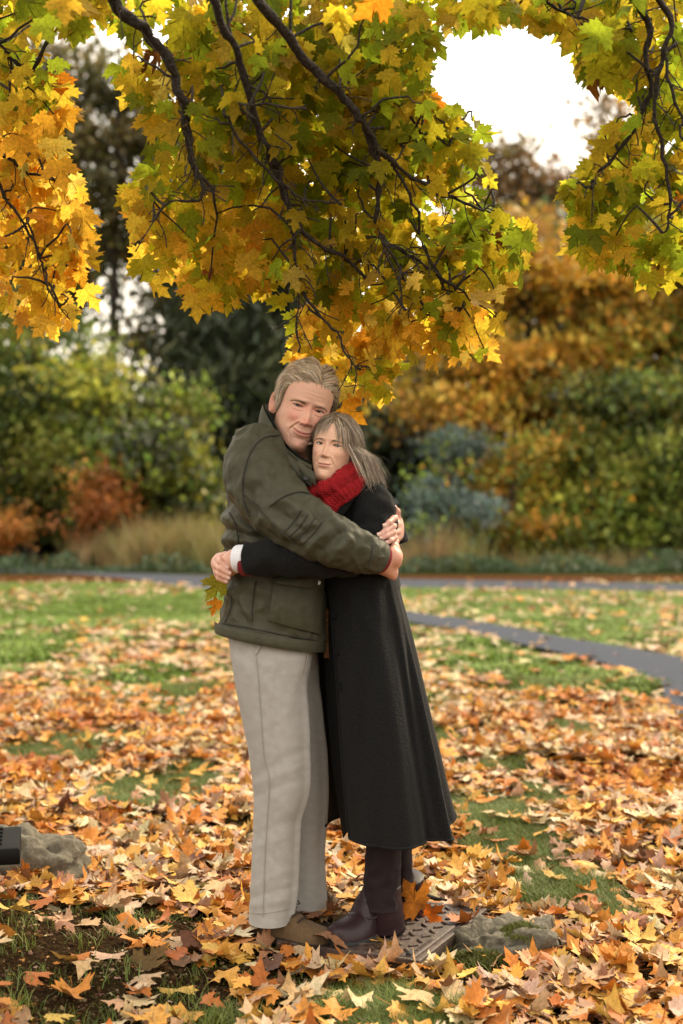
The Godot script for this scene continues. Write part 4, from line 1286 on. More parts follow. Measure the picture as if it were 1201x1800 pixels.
func grow_hair(parent: Node3D, f: Dictionary, tr: Transform3D, n: int, flow, lift, length, steps: int, cols: Array, width: float) -> void:
	# strands rooted on the scalp that follow a flow over the skull
	var g := Geo.new()
	var R := skull_r(f)
	var made := 0
	while made < n:
		var d := Vector3(rng.randfn(), rng.randfn(), rng.randfn()).normalized()
		if d.y < -0.75: continue
		var q := SKULL_C + d * R
		if q.z > f.thin_z and rng.randf() < 0.5: continue
		if not in_scalp(q, f): continue
		made += 1
		var L: float = length.call(q) * rnd(0.62, 1.12)
		var stray := 3.2 if rng.randf() < 0.035 else 1.0
		var pts := PackedVector3Array(); var outs := PackedVector3Array()
		var wob = Vector3(rng.randfn(), rng.randfn(), rng.randfn()) * 0.16 + Vector3(nz(q, 45, 45, 45), nz(q + Vector3(1, 2, 3), 45, 45, 45), nz(q + Vector3(4, 1, 7), 45, 45, 45)) * f.tousle
		var lf: float = rnd(0.45, 1.0) * (1.0 + 0.5 * f.tousle * nz(q, 40, 40, 40))
		var cl := nz(q, 60, 60, 60)
		var pos := q
		for i in steps:
			var s := float(i) / (steps - 1)
			var u := (pos - SKULL_C) / R
			var nn := (u / R).normalized()
			var o: float = lift.call(q, s, pos) * lf * (1.0 + 0.35 * (stray - 1.0) * s) + 0.001
			pts.append(tr * (pos + nn * o + Vector3(0, 0, 0)))
			outs.append(tr.basis * nn)
			var fl: Vector3 = flow.call(pos, q, s)
			fl += wob * 0.35 * stray + Vector3(nz(q * 70, 1, 1, 1), nz(q * 70 + Vector3(9, 3, 5), 1, 1, 1), cl) * 0.22
			if fl.length() < 0.01: fl = Vector3(0, 0, -1)
			var dirv := (fl - nn * fl.dot(nn)).normalized()
			pos += dirv * L / (steps - 1)
			if pos.y > f.free:
				u = (pos - SKULL_C) / R
				if u.length() > 0.001: pos = SKULL_C + u.normalized() * R
			else:                                              # hangs free below
				pos += (fl.normalized() - dirv) * L / (steps - 1) * 0.85
		var lock := int((nz(q + Vector3(7, 0, 0), 48, 48, 48) * 0.5 + 0.5) * 97.0)
		var c: Color = cols[(lock if rng.randf() < 0.65 else rng.randi()) % cols.size()]
		strand(g, pts, outs, width * rnd(0.6, 1.3) * (0.5 if stray > 1 else 1.0), jitter(c, 0.18))
	obj("hair", g, M.hair, parent, "stuff")

func brows(parent: Node3D, f: Dictionary, tr: Transform3D, col: Color, n: int, y0: float) -> void:
	for sgn in [-1.0, 1.0]:
		var g := Geo.new()
		for i in n:
			var t := rng.randf()
			var X := lerpf(13, 46, t); var Y := y0 - 2.0 + 5.0 * sin(t * PI * 0.75) - 3.5 * t * t + rnd(-2.6, 2.6) * (1 - 0.6 * t)
			var pts := PackedVector3Array(); var outs := PackedVector3Array()
			for k in 4:
				var xx := X + k * 2.6; var yy := Y + k * lerpf(0.9, -0.9, t)
				var e := tab(HEAD, yy * 0.001)
				var w: float = e[0] * f.wide
				var sa := pow(clampf(xx * 0.001 / w, 0, 1), e[3] / 2.0)
				var ca := sqrt(maxf(0, 1 - sa * sa))
				var z: float = pow(ca, 2.0 / e[3]) * e[1] + face(xx, yy, f) * 0.001 + 0.0008 + 0.0004 * k
				pts.append(tr * Vector3(sgn * xx * 0.001, yy * 0.001, z)); outs.append(tr.basis * Vector3(sgn * 0.3, 0.1, 1).normalized())
			strand(g, pts, outs, 0.0007, jitter(col, 0.2))
		obj("eyebrow", g, M.hair, parent, "stuff")

func lashes(parent: Node3D, f: Dictionary, tr: Transform3D) -> void:
	for sgn in [-1.0, 1.0]:
		var g := Geo.new()
		for row in 2:
			var pts := PackedVector3Array(); var outs := PackedVector3Array()
			for k in 15:
				var ex := lerpf(-13.0, 14.5, k / 14.0)
				var ap: float = f.open * maxf(0.0, 1.0 - pow(ex / 14.0, 2))
				var yc: float = f.slant * ex * 0.10 + 0.4
				var yy := yc + ap * 0.9 + 0.3 if row == 0 else yc - ap * 0.75 - 0.2
				var xx := ex + 30.5
				var e := tab(HEAD, yy * 0.001)
				var sa := pow(clampf(xx * 0.001 / (e[0] * f.wide), 0, 1), e[3] / 2.0)
				var z: float = pow(sqrt(maxf(0, 1 - sa * sa)), 2.0 / e[3]) * e[1] + face(xx, yy, f) * 0.001 + 0.0012
				pts.append(tr * Vector3(sgn * xx * 0.001, yy * 0.001, z)); outs.append(tr.basis * Vector3(0, 0, 1))
			strand(g, pts, outs, 0.00085 if row == 0 else 0.0004, f.lash)
		obj("eyelash", g, M.hair, parent)

func finger(out: Array, pts: Array, r: float) -> void:
	for i in pts.size() - 1:
		var k := 1.0 - 0.12 * i
		out.append([pts[i], pts[i + 1], r * k, r * (k - 0.12), 0.004])

func nail(g: Geo, at: Vector3, dir: Vector3, up: Vector3, s: float) -> void:
	var p := PackedVector3Array()
	var side := dir.cross(up).normalized()
	for i in 5:
		for k in 5:
			var a := (k / 4.0 - 0.5) * 1.7
			var f := i / 4.0
			p.append(at + dir * (f - 0.5) * s * 1.15 + (side * sin(a) * 0.62 + up * (cos(a) * 0.62 - 0.5)) * s * (1.0 if i < 4 else 0.75))
	g.grid(p, 5, 5, false, lin(0.62, 0.40, 0.34), 1)

# cloth that creases: sharp-crested noise, stretched by the frequencies
func crease(q: Vector3, fx: float, fy: float, fz: float, amp: float) -> float:
	var k := noise.get_noise_3d(q.x * fx, q.y * fy, q.z * fz)
	return amp * (0.6 - absf(k) * 1.9)

func seam(parent: Node, pts: Array, r := 0.0016, m = null, n := 40) -> void:
	var g := Geo.new()
	tube(g, curve(pts, n), [r], 5)
	obj("seam", g, m if m else M.seam, parent)

func ring_button(called: String, at: Vector3, face_dir: Vector3, r: float, m: Material, parent: Node) -> void:
	var g := Geo.new()
	var u := face_dir.cross(Vector3.UP).normalized(); var w := u.cross(face_dir)
	var p := PackedVector3Array()
	for row in [[0.0, -0.3], [1.0, -0.3], [1.0, 0.15], [0.85, 0.32], [0.7, 0.22], [0.0, 0.2]]:
		for k in 16:
			var a := TAU * k / 16
			p.append(at + (u * cos(a) + w * sin(a)) * r * row[0] + face_dir * r * row[1])
	g.grid(p, 6, 16, true)
	obj(called, g, m, parent)

func shoe(parent: Node3D, called: String, heel: Vector3, dir: Vector3, length: float, wide: float, upper: Material, sole_m: Material, top: float, laces := true, puff := 1.0) -> Node3D:
	# built along its length from cross sections; dir is where the toe points
	var o := Node3D.new()
	o.name = called; parent.add_child(o, true)
	var f := dir.normalized(); var s := f.cross(Vector3.UP)
	var prof := [[0.0, 0.030, 0.055, 0.02], [0.06, 0.036, 0.075, 0.0], [0.2, 0.038, 0.078, 0.0], [0.34, 0.036, 0.074, 0.0], [0.48, 0.038, 0.066, 0.0], [0.62, 0.044, 0.054, 0.0], [0.75, 0.047, 0.045, 0.0], [0.88, 0.043, 0.038, 0.0], [0.96, 0.032, 0.030, 0.002], [1.0, 0.014, 0.018, 0.006]]
	var g := Geo.new()
	var p := PackedVector3Array()
	var rows := 30; var cols := 24
	for i in rows:
		var t := float(i) / (rows - 1)
		var e := tab(prof, t)
		var hh: float = e[1] * (top / 0.075 if t < 0.45 else lerpf(top / 0.075, 1.0, smoothstep(0.45, 0.62, t)))
		for k in cols:
			var a := TAU * k / cols
			var cx := cos(a); var sy := sin(a)
			var x: float = signf(cx) * pow(absf(cx), 0.8) * e[0] * wide * (0.62 if sy > 0.6 and t < 0.5 else 1.0)
			var y: float = 0.018 + (maxf(sy, -0.1) * 0.5 + 0.5 * maxf(sy, 0)) * hh * lerpf(1.0, puff, smoothstep(0.45, 0.65, t))
			if i == 0 or i == rows - 1: x *= 0.35
			var q := heel + f * t * length + s * x + Vector3.UP * y
			q += Vector3.UP * 0.0018 * sin(t * 60) * smoothstep(0.5, 0.6, t) * smoothstep(0.75, 0.68, t)
			p.append(q)
	g.grid(p, rows, cols, true)
	obj("upper", g, upper, o)
	var sg := Geo.new(); p = PackedVector3Array()
	for row in [[0.0, 0.0], [0.96, 0.0], [1.03, 0.006], [1.04, 0.018], [1.0, 0.024], [0.0, 0.024]]:
		for k in 40:
			var a := TAU * k / 40
			var t := 0.5 - 0.5 * cos(a)
			var e := tab(prof, t)
			var side := signf(sin(a)) if absf(sin(a)) > 0.001 else 0.0
			p.append(heel + f * (0.5 + (t - 0.5) * row[0] * 1.02) * length + s * side * e[0] * wide * row[0] * 1.04 + Vector3.UP * (row[1] + e[2] * 0.5))
	sg.grid(p, 6, 40, true)
	obj("sole", sg, sole_m, o)
	if laces:
		for i in 4:
			var t := 0.40 + i * 0.065
			var e := tab(prof, t)
			var hh: float = e[1] * (top / 0.075 if t < 0.45 else lerpf(top / 0.075, 1.0, smoothstep(0.45, 0.62, t)))
			var lg := Geo.new()
			var c := heel + f * t * length + Vector3.UP * (0.020 + hh)
			tube(lg, curve([c - s * 0.022 * wide - Vector3.UP * 0.006, c + Vector3.UP * 0.003 + f * 0.004, c + s * 0.022 * wide - Vector3.UP * 0.006], 8), [0.0022], 5)
			obj("lace", lg, M.lace, o)
		var bow := Geo.new()
		var c0 := heel + f * 0.40 * length + Vector3.UP * (0.022 + 0.076 * top / 0.075)
		for sg2 in [-1.0, 1.0]:
			tube(bow, curve([c0, c0 + s * 0.025 * sg2 + f * 0.01 + Vector3.UP * 0.006, c0 + s * 0.038 * sg2 + f * 0.02 - Vector3.UP * 0.012, c0 + f * 0.004], 14), [0.0018], 5)
		obj("lace", bow, M.lace, o)
	return o

# ---- folds laid into cloth: [px, py, px, py, half width, height in mm] of ridges (+) and valleys (-) as the photograph shows them
func pix(q: Vector3) -> Vector2:
	var s := FPX / (EYE.z - q.z)
	return Vector2(600.5 + q.x * s, 900 + (EYE.y - q.y) * s)

func laid(q: Vector3, list: Array) -> float:
	var p := pix(q)
	var z := 0.0
	for e in list:
		var a := Vector2(e[0], e[1]); var ab := Vector2(e[2], e[3]) - a
		var t := (p - a).dot(ab) / ab.length_squared()
		if t < -0.3 or t > 1.3: continue
		var d: float = (p - a).cross(ab) / ab.length() / e[4]
		if absf(d) > 3: continue
		z += e[5] * 0.0017 * exp(-d * d) * smoothstep(-0.3, 0.15, t) * smoothstep(1.3, 0.85, t)
	return z

class Skinned:                                          # finds the nearest surface of a garment at a place, so that seams and pockets lie on it
	var cells := {}
	func _init(g: Geo, eye: Vector3, fpx: float) -> void:
		for q in g.v:
			var s := fpx / (eye.z - q.z)
			var k := Vector2i(int((600.5 + q.x * s) / 6), int((900 + (eye.y - q.y) * s) / 6))
			if not cells.has(k) or cells[k] < q.z: cells[k] = q.z
	func z(px: float, py: float) -> float:
		var c := Vector2i(int(px / 6), int(py / 6))
		var sum := 0.0; var w := 0.0
		for dx in range(-2, 3):
			for dy in range(-2, 3):
				var k := c + Vector2i(dx, dy)
				if cells.has(k):
					var ww := exp(-(Vector2(k.x * 6 + 3.0 - px, k.y * 6 + 3.0 - py)).length_squared() / 22.0)
					sum += ww * float(cells[k]); w += ww
		return sum / w if w > 0 else 0.0

func on(s: Skinned, flat: Array, lift: float, n := 40) -> PackedVector3Array:
	var pts := []
	for q in flat: pts.append(Vector3(q[0], q[1], 0))
	var out := PackedVector3Array()
	for c in curve(pts, n): out.append(P(c.x, c.y, s.z(c.x, c.y) + lift))
	return out

func seam_on(parent: Node, s: Skinned, flat: Array, r := 0.0016, m = null, n := 40) -> void:
	var g := Geo.new()
	tube(g, on(s, flat, 0.0018, n), [r + 0.0008], 6)
	obj("seam", g, m if m else M.seam, parent)

func man() -> void:
	var who := thing("person", "man in olive green field jacket and pale chinos hugging the woman", "person", Vector3(-0.17, 0, 0))
	var f := {"nose": 1.05, "brow": 4.5, "smile": 1.0, "gaunt": 0.0, "open": 2.9, "slant": 0.2, "bag": 2.6, "hood": 2.2, "mouth": 27.0, "chin": 4.5, "fold": 3.2, "lines": 1.7, "wide": 0.97, "flush": 1.6, "beard": 0.22,
		"skin": lin(0.63, 0.36, 0.262), "blush": lin(0.62, 0.245, 0.185), "lip": lin(0.42, 0.155, 0.125), "stubble": lin(0.40, 0.25, 0.20), "root": lin(0.24, 0.175, 0.115), "iris": lin(0.10, 0.14, 0.16), "eye_z": 0.0668, "ear": 0.006, "jaw": -0.05, "curl": 0.0115, "thin_z": 9.0, "tousle": 0.7, "lash": lin(0.05, 0.03, 0.02),
		"hairline": [[-0.13, 0.078], [-0.092, 0.073], [-0.075, 0.064], [-0.058, 0.054], [-0.044, 0.030], [-0.034, 0.0], [-0.022, -0.012], [-0.008, 0.012], [0.012, 0.010], [0.03, -0.02], [0.06, -0.06], [0.11, -0.075]], "free": -0.3}
	var b := Basis(Vector3.BACK, deg_to_rad(-16)) * Basis(Vector3.UP, deg_to_rad(14)) * Basis(Vector3.RIGHT, deg_to_rad(5)) * Basis().scaled(Vector3.ONE * 1.10)
	var tr := Transform3D(b, Vector3.ZERO)
	tr.origin = P(544, 719, 0.13) - b * Vector3(0, 0, 0.088)
	var body := Geo.new()
	head(body, f, tr)
	# trunk, arms and legs under the clothes
	var neck := tr * Vector3(0, -0.20, -0.03)
	var hip := P(485, 1130, 0)
	tube(body, curve([neck, P(485, 830, 0), P(483, 960, 0), hip], 16), [0.055, 0.125, 0.12, 0.13], 20, 1.2, f.skin)
	tube(body, curve([P(455, 800, 0.12), P(500, 890, 0.26), P(560, 938, 0.29), P(676, 983, 0.21)], 16), [0.05, 0.045, 0.04, 0.03], 12, 1.0, f.skin)
	tube(body, curve([P(500, 800, -0.12), P(600, 900, -0.25), P(655, 935, -0.2), P(688, 938, -0.02)], 16), [0.05, 0.045, 0.04, 0.03], 12, 1.0, f.skin)
	tube(body, curve([P(470, 1120, 0.08), P(490, 1350, 0.09), P(478, 1600, 0.09)], 16), [0.085, 0.06, 0.045], 14, 1.0, f.skin)
	tube(body, curve([P(500, 1120, -0.08), P(530, 1350, -0.08), P(540, 1590, -0.09)], 16), [0.085, 0.06, 0.045], 14, 1.0, f.skin)
	var hand_c: Color = lin(0.55, 0.275, 0.195)
	# near hand, closed round her back: the back of the hand to the camera, fingers going behind
	var w := P(664, 981, 0.205)
	var kn := [P(695, 962, 0.178), P(699, 975, 0.174), P(698, 990, 0.17), P(693, 1005, 0.168)]
	var bones := [[w, P(690, 980, 0.19), 0.028, 0.030], [P(672, 975, 0.2), kn[0], 0.024, 0.0135], [P(675, 982, 0.2), kn[1], 0.024, 0.0135], [P(675, 990, 0.198), kn[2], 0.024, 0.013], [P(674, 995, 0.195), kn[3], 0.024, 0.012], [P(676, 1000, 0.19), P(691, 1013, 0.165), 0.018, 0.012]]
	for i in 4:
		finger(bones, [kn[i], kn[i] + Vector3(-0.002 - 0.002 * i, -0.006, -0.042), kn[i] + Vector3(-0.022, -0.010, -0.066), kn[i] + Vector3(-0.045, -0.012, -0.076)], 0.0115 - 0.0008 * absf(i - 1))
	finger(bones, [P(678, 968, 0.195), P(688, 957, 0.185), P(697, 952, 0.16)], 0.012)
	blob(body, bones, 0.0032, 0.012, hand_c)
	# far hand, come round her back from behind: fingers lie forward on her sleeve
	var k2 := [P(694, 908, 0.115), P(697, 921, 0.125), P(697, 934, 0.13), P(694, 946, 0.13)]
	var tip := [P(677, 925, 0.236), P(667, 941, 0.250), P(669, 948, 0.250), P(680, 955, 0.236)]
	bones = [[P(700, 938, -0.03), P(690, 926, 0.08), 0.024, 0.027]]
	for i in 4:
		bones.append([P(699, 918 + i * 8, 0.05), k2[i], 0.017, 0.0130])
		var mid: Vector3 = k2[i].lerp(tip[i], 0.48) + Vector3(0.010, 0.008, 0.026)
		finger(bones, [k2[i], mid, mid.lerp(tip[i], 0.6) + Vector3(0.001, 0.002, 0.006), tip[i]], 0.0112 - 0.0007 * absf(i - 1))
	finger(bones, [P(698, 912, 0.09), P(698, 899, 0.125), P(693, 893, 0.150), P(687, 890, 0.162)], 0.0115)
	blob(body, bones, 0.0032, 0.010, lin(0.56, 0.31, 0.25))
	for i in 4: nail(body, tip[i] + Vector3(-0.001, 0.004, 0.0085), Vector3(-0.8, -0.25, 0.35).normalized(), Vector3(0, 0.3, 1).normalized(), 0.011)
	nail(body, P(688, 890, 0.172), Vector3(-0.8, 0.4, 0.2).normalized(), Vector3(0, 0.3, 1).normalized(), 0.011)
	obj("body", body, M.skin, who)
	eyes(who, f, tr, b.inverse() * (EYE - tr.origin))
	brows(who, f, tr, lin(0.26, 0.175, 0.11), 130, 11.5)
	lashes(who, f, tr)
	var part := 0.012
	var flow := func(pos: Vector3, q: Vector3, s: float) -> Vector3:
		var side := smoothstep(0.050, 0.072, absf(pos.x))
		var front := smoothstep(0.03, 0.075, q.z)
		var away := signf(q.x - part)
		var topf := Vector3(away * 0.55 + (q.x - part) * 6.0, 0.3, -0.9)
		topf = topf.lerp(Vector3(away * (1.1 if away > 0 else 0.75), 0.5 * (1 - s), -0.35), front * 0.8)
		var low := Vector3(0, -0.8, -0.65)
		if pos.z > 0.010: low = Vector3(0, -1.0, -0.28)
		return topf.lerp(low, side)
	var lift := func(q: Vector3, s: float, _pos: Vector3) -> float:
		var top := smoothstep(0.03, 0.085, q.y) * smoothstep(-0.07, 0.05, q.z)
		return lerpf(0.005 + 0.005 * smoothstep(0, 0.5, s), 0.002 + 0.021 * smoothstep(0.0, 0.42, s) * (1.0 - 0.35 * s), top)
	var length := func(q: Vector3) -> float: return 0.072 if q.y > 0.05 else 0.045
	grow_hair(who, f, tr, 8000, flow, lift, length, 8, [lin(0.545, 0.386, 0.236), lin(0.344, 0.243, 0.147), lin(0.631, 0.485, 0.326), lin(0.717, 0.606, 0.472), lin(0.416, 0.303, 0.195), lin(0.602, 0.530, 0.440), lin(0.243, 0.174, 0.114)], 0.0007)

	# ---- trousers
	var tg := Geo.new()
	var folds
	var tf := [[404, 1130, 470, 1190, 9, -0.98], [415, 1160, 500, 1230, 10, 0.98], [520, 1130, 470, 1215, 9, -0.98], [535, 1150, 505, 1260, 8, 0.98], [430, 1290, 530, 1240, 9, 0.81], [452, 1360, 530, 1320, 8, -1.30], [450, 1378, 534, 1345, 7, 1.30], [452, 1400, 520, 1372, 7, -1.14], [470, 1392, 515, 1430, 7, 0.98],
		[445, 1470, 520, 1440, 8, -0.98], [446, 1490, 515, 1470, 7, 0.98], [470, 1500, 510, 1545, 7, -0.81], [442, 1560, 500, 1530, 7, 1.14], [445, 1578, 510, 1560, 6, -1.30], [442, 1592, 505, 1582, 6, 1.30], [500, 1240, 520, 1390, 9, 0.81], [430, 1200, 448, 1320, 10, -0.65]]
	folds = func(q: Vector3, py: float, a: float) -> Vector3:
		var k := crease(q, 5, 3, 5, 0.002)
		if sin(a) > -0.2: k += laid(q, tf)
		var press := 0.012 * exp(-pow((a - 0.35) / 0.16, 2)) * smoothstep(1160, 1260, py)
		return Vector3(cos(a), 0, sin(a)) * (k + press)
	loft(tg, [[1085, 398, 556, 0.0, 0.15], [1120, 401, 556, 0.02, 0.15], [1160, 407, 548, 0.07, 0.115], [1200, 413, 541, 0.085, 0.105], [1260, 424, 541, 0.088, 0.10], [1330, 438, 543, 0.09, 0.098], [1390, 446, 541, 0.09, 0.095], [1440, 446, 527, 0.09, 0.088], [1500, 443, 524, 0.09, 0.085], [1560, 440, 521, 0.09, 0.082], [1600, 439, 514, 0.09, 0.080], [1618, 438, 512, 0.09, 0.082]], 190, 120, 2.2, folds, false, false)
	loft(tg, [[1100, 420, 556, -0.03, 0.14], [1160, 440, 560, -0.07, 0.10], [1200, 450, 562, -0.085, 0.10], [1260, 465, 566, -0.088, 0.10], [1330, 480, 573, -0.09, 0.095], [1390, 488, 575, -0.09, 0.09], [1450, 490, 571, -0.09, 0.085], [1500, 494, 568, -0.09, 0.08], [1560, 496, 571, -0.09, 0.078], [1592, 497, 571, -0.09, 0.08]], 90, 72, 2.2, folds)
	var trousers := obj("trousers", tg, M.trousers, who)
	var ts := Skinned.new(tg, EYE, FPX)
	var tseam := mat(Color(0.27, 0.25, 0.22), 0.9)
	seam_on(trousers, ts, [[450, 1150], [455, 1200], [459, 1260], [464, 1330], [473, 1368], [471, 1420], [466, 1500], [464, 1560], [462, 1612]], 0.0004, tseam, 90)
	seam_on(trousers, ts, [[541, 1150], [538, 1170], [534, 1185]], 0.0004, tseam)
	var pk := Geo.new()
	sheet(pk, on(ts, [[467, 1116], [460, 1134], [450, 1152]], 0.003, 14), on(ts, [[459, 1114], [454, 1131], [447, 1149]], 0.002, 14), 0.005, Vector3(0, 0, 1))
	obj("pocket", pk, M.trousers, trousers)
	var hem := Geo.new()
	tube(hem, on(ts, [[440, 1603], [455, 1606], [480, 1603], [500, 1599], [511, 1594]], 0.0, 30), [0.0014], 6)
	obj("hem", hem, tseam, trousers)

	# ---- jacket
	var jg := Geo.new()
	var jf := [[396, 880, 440, 905, 9, -5], [394, 905, 450, 935, 9, 6], [394, 930, 455, 945, 7, -6], [398, 948, 470, 955, 7, 6], [396, 965, 450, 968, 6, -6], [420, 915, 470, 965, 8, 5], [400, 985, 440, 960, 7, 4], [402, 1030, 425, 1060, 8, 4], [405, 1060, 436, 1090, 8, -4], [412, 1022, 420, 1070, 7, -4], [425, 1030, 440, 1080, 8, 4], [485, 1060, 560, 1075, 9, -3], [480, 1075, 560, 1095, 9, 3], [500, 1040, 540, 1060, 7, 2],
		[420, 820, 412, 880, 10, 4], [408, 850, 402, 900, 8, -4], [450, 770, 430, 800, 9, -4], [470, 760, 455, 790, 9, 3]]
	var sf := [[462, 800, 445, 850, 10, 5], [480, 815, 470, 860, 9, -4], [430, 860, 450, 900, 9, -5], [500, 830, 520, 870, 9, 4], [500, 880, 545, 905, 8, 5], [490, 900, 530, 930, 8, -5], [480, 912, 525, 950, 8, 5], [520, 950, 560, 925, 7, -5], [540, 965, 580, 930, 7, 6], [560, 975, 600, 938, 7, -6], [580, 985, 618, 945, 7, 5], [600, 990, 630, 955, 6, -4], [535, 880, 570, 915, 8, -4], [560, 895, 600, 925, 7, 4], [610, 935, 650, 955, 6, -3], [455, 905, 500, 945, 8, 4], [470, 935, 530, 968, 7, -4]]
	var slant := func(q: Vector3, py: float, a: float) -> Vector3:
		var lo := smoothstep(985, 1108, py)
		var d := Vector3(cos(a), 0, sin(a))
		var r = crease(q, 5, 8, 5, 0.007) + crease(q + Vector3(5, 5, 5), 13, 17, 13, 0.004) + crease(q + Vector3(1, 7, 2), 34, 40, 34, 0.0009)
		if sin(a) > -0.3: r += laid(q, jf)
		return d * r + Vector3(0, -lo * (q.x + 0.36) * 0.17, 0)
	loft(jg, [[742, 462, 478, 0.0, 0.05], [757, 452, 490, 0.0, 0.09], [775, 437, 503, 0.0, 0.14], [800, 416, 522, 0.0, 0.18], [830, 404, 545, 0, 0.19], [870, 398, 562, 0, 0.19], [910, 394, 567, 0, 0.185], [950, 392, 571, 0, 0.175], [985, 397, 575, 0, 0.168], [1020, 401, 577, 0, 0.175], [1060, 393, 577, 0, 0.18], [1090, 386, 575, 0, 0.185], [1108, 381, 573, 0, 0.19]], 140, 200, 2.25, slant)
	var sleeve := func(q: Vector3, f2: float, a: float) -> float:
		var bend := exp(-pow((f2 - 0.58) / 0.16, 2))
		return crease(q, 9, 9, 9, 0.006) + crease(q + Vector3(2, 2, 2), 17, 17, 14, 0.0038) + crease(q + Vector3(3, 1, 2), 38, 38, 34, 0.0009) + (laid(q, sf) if q.z > 0.05 else 0.0)
	var arm := curve([P(455, 775, 0.10), P(452, 815, 0.155), P(462, 855, 0.20), P(490, 890, 0.245), P(524, 918, 0.275), P(560, 938, 0.295), P(600, 955, 0.292), P(640, 971, 0.262), P(664, 980, 0.235)], 160)
	tube(jg, arm, [0.075, 0.096, 0.100, 0.094, 0.086, 0.079, 0.069, 0.058, 0.049], 120, 1.0, Color.WHITE, sleeve)
	var far_arm := curve([P(520, 790, -0.08), P(560, 840, -0.2), P(620, 890, -0.28), P(662, 925, -0.2), P(684, 930, -0.06)], 40)
	tube(jg, far_arm, [0.08, 0.09, 0.075, 0.055, 0.042], 28, 1.0, Color.WHITE, sleeve)
	var jacket := obj("jacket", jg, M.jacket, who)
	var js := Skinned.new(jg, EYE, FPX)
	# collar: stands up behind the neck and lies open along the jaw
	var cg := Geo.new()
	sheet(cg, curve([P(470, 768, -0.10), P(452, 772, 0.02), P(474, 792, 0.12), P(503, 818, 0.175), P(530, 842, 0.205), P(548, 856, 0.20)], 34), curve([P(482, 712, -0.08), P(462, 711, 0.03), P(478, 746, 0.11), P(498, 781, 0.150), P(522, 803, 0.165), P(549, 818, 0.17)], 34), 0.007, Vector3(-0.45, 0.15, 0.85), 0.006)
	obj("collar", cg, M.jacket, jacket)
	var lg := Geo.new()
	sheet(lg, curve([P(486, 714, -0.06), P(466, 713, 0.028), P(483, 744, 0.105), P(503, 779, 0.146), P(526, 800, 0.160), P(549, 814, 0.165)], 30), curve([P(494, 750, -0.06), P(478, 745, 0.01), P(492, 770, 0.08), P(510, 796, 0.115), P(530, 812, 0.13), P(549, 824, 0.13)], 30), 0.005, Vector3(0.5, 0.3, 0.6), 0.0)
	obj("collar_lining", lg, M.lining, jacket)
	seam_on(jacket, Skinned.new(cg, EYE, FPX), [[466, 722], [480, 750], [500, 786], [524, 809], [546, 823]], 0.0011)
	# shoulder flap with its button, under her chin
	var ff := Geo.new()
	sheet(ff, curve([P(524, 806, 0.218), P(536, 818, 0.222), P(553, 830, 0.215)], 12), curve([P(526, 828, 0.224), P(538, 842, 0.226), P(556, 854, 0.215)], 12), 0.006, Vector3(0, 0.2, 1), 0.004)
	obj("shoulder_flap", ff, M.jacket, jacket)
	ring_button("button", P(538, 840, 0.234), Vector3(0, 0.2, 1).normalized(), 0.0085, M.button, jacket)
	# cuff, knitted wrist, tab
	var cf := Geo.new()
	var end := (arm[159] - arm[140]).normalized()
	tube(cf, curve([arm[159] - end * 0.045, arm[159] - end * 0.02, arm[159] + end * 0.006], 8), [0.0535, 0.0515, 0.049], 36)
	obj("cuff", cf, M.jacket, jacket)
	var rb := Geo.new()
	tube(rb, curve([arm[159], arm[159] + end * 0.012, arm[159] + end * 0.020], 8), [0.047, 0.0465, 0.042], 36, 1.0, Color.WHITE, func(_q, _f, a): return 0.0012 * sin(a * 36))
	obj("wristband", rb, M.red_rib, jacket)
	var tb := Geo.new()
	sheet(tb, curve([P(606, 996, 0.262), P(622, 1002, 0.255), P(640, 998, 0.25)], 10), curve([P(608, 1003, 0.250), P(624, 1009, 0.243), P(641, 1006, 0.240)], 10), 0.005, Vector3(0, -0.3, 1))
	obj("cuff_tab", tb, M.jacket, jacket)
	var rl := Geo.new()
	sheet(rl, curve([P(611, 995, 0.270), P(622, 999, 0.265), P(634, 997, 0.262)], 10), curve([P(612, 990, 0.275), P(622, 993, 0.272), P(634, 992, 0.27)], 10), 0.004, Vector3(0, -0.3, 1))
	obj("sleeve_lining", rl, M.jumper, jacket)
	# lower pocket with flap and stud
	var pb := Geo.new()
	sheet(pb, on(js, [[482, 1026], [520, 1030], [545, 1031], [570, 1030]], 0.008, 18), on(js, [[472, 1090], [515, 1103], [540, 1109], [564, 1115]], 0.010, 18), 0.016, Vector3(0, 0, 1), 0.004)
	obj("pocket", pb, M.jacket, jacket)
	var fl := Geo.new()
	sheet(fl, on(js, [[476, 1014], [520, 1012], [545, 1010], [572, 1006]], 0.012, 18), on(js, [[486, 1026], [522, 1031], [545, 1034], [570, 1034]], 0.021, 18), 0.007, Vector3(0, 0, 1), 0.002)
	obj("pocket_flap", fl, M.jacket, jacket)
	ring_button("stud", P(560, 1024, js.z(560, 1024) + 0.026), Vector3(0.35, 0, 1).normalized(), 0.0075, M.stud, jacket)
	# hem band
	var hb := Geo.new(); var top_e := PackedVector3Array(); var bot_e := PackedVector3Array()
	for i in 60:
		var a := TAU * (0.5 + i / 59.0 * 0.5 - 0.25 * 0) 
		a = PI - i / 59.0 * PI * 1.0
		var cx := cos(a); var sx := sin(a)
		var l := P(381, 1108, 0); var r := P(573, 1108, 0)
		var q := (l + r) / 2 + Vector3(signf(cx) * pow(absf(cx), 0.89) * ((r.x - l.x) / 2 + 0.005), 0, signf(sx) * pow(absf(sx), 0.89) * 0.196)
		q.y -= (q.x + 0.36) * 0.17
		bot_e.append(q + Vector3(0, -0.006, 0)); top_e.append(q + Vector3(0, 0.028, 0))
	sheet(hb, top_e, bot_e, 0.009, Vector3(0, 0, 1), 0.0)
	obj("hem", hb, M.jacket, jacket)
	# seams that the light picks out
	seam_on(jacket, js, [[492, 764], [462, 770], [440, 795], [427, 840], [428, 880], [438, 908]], 0.0018)
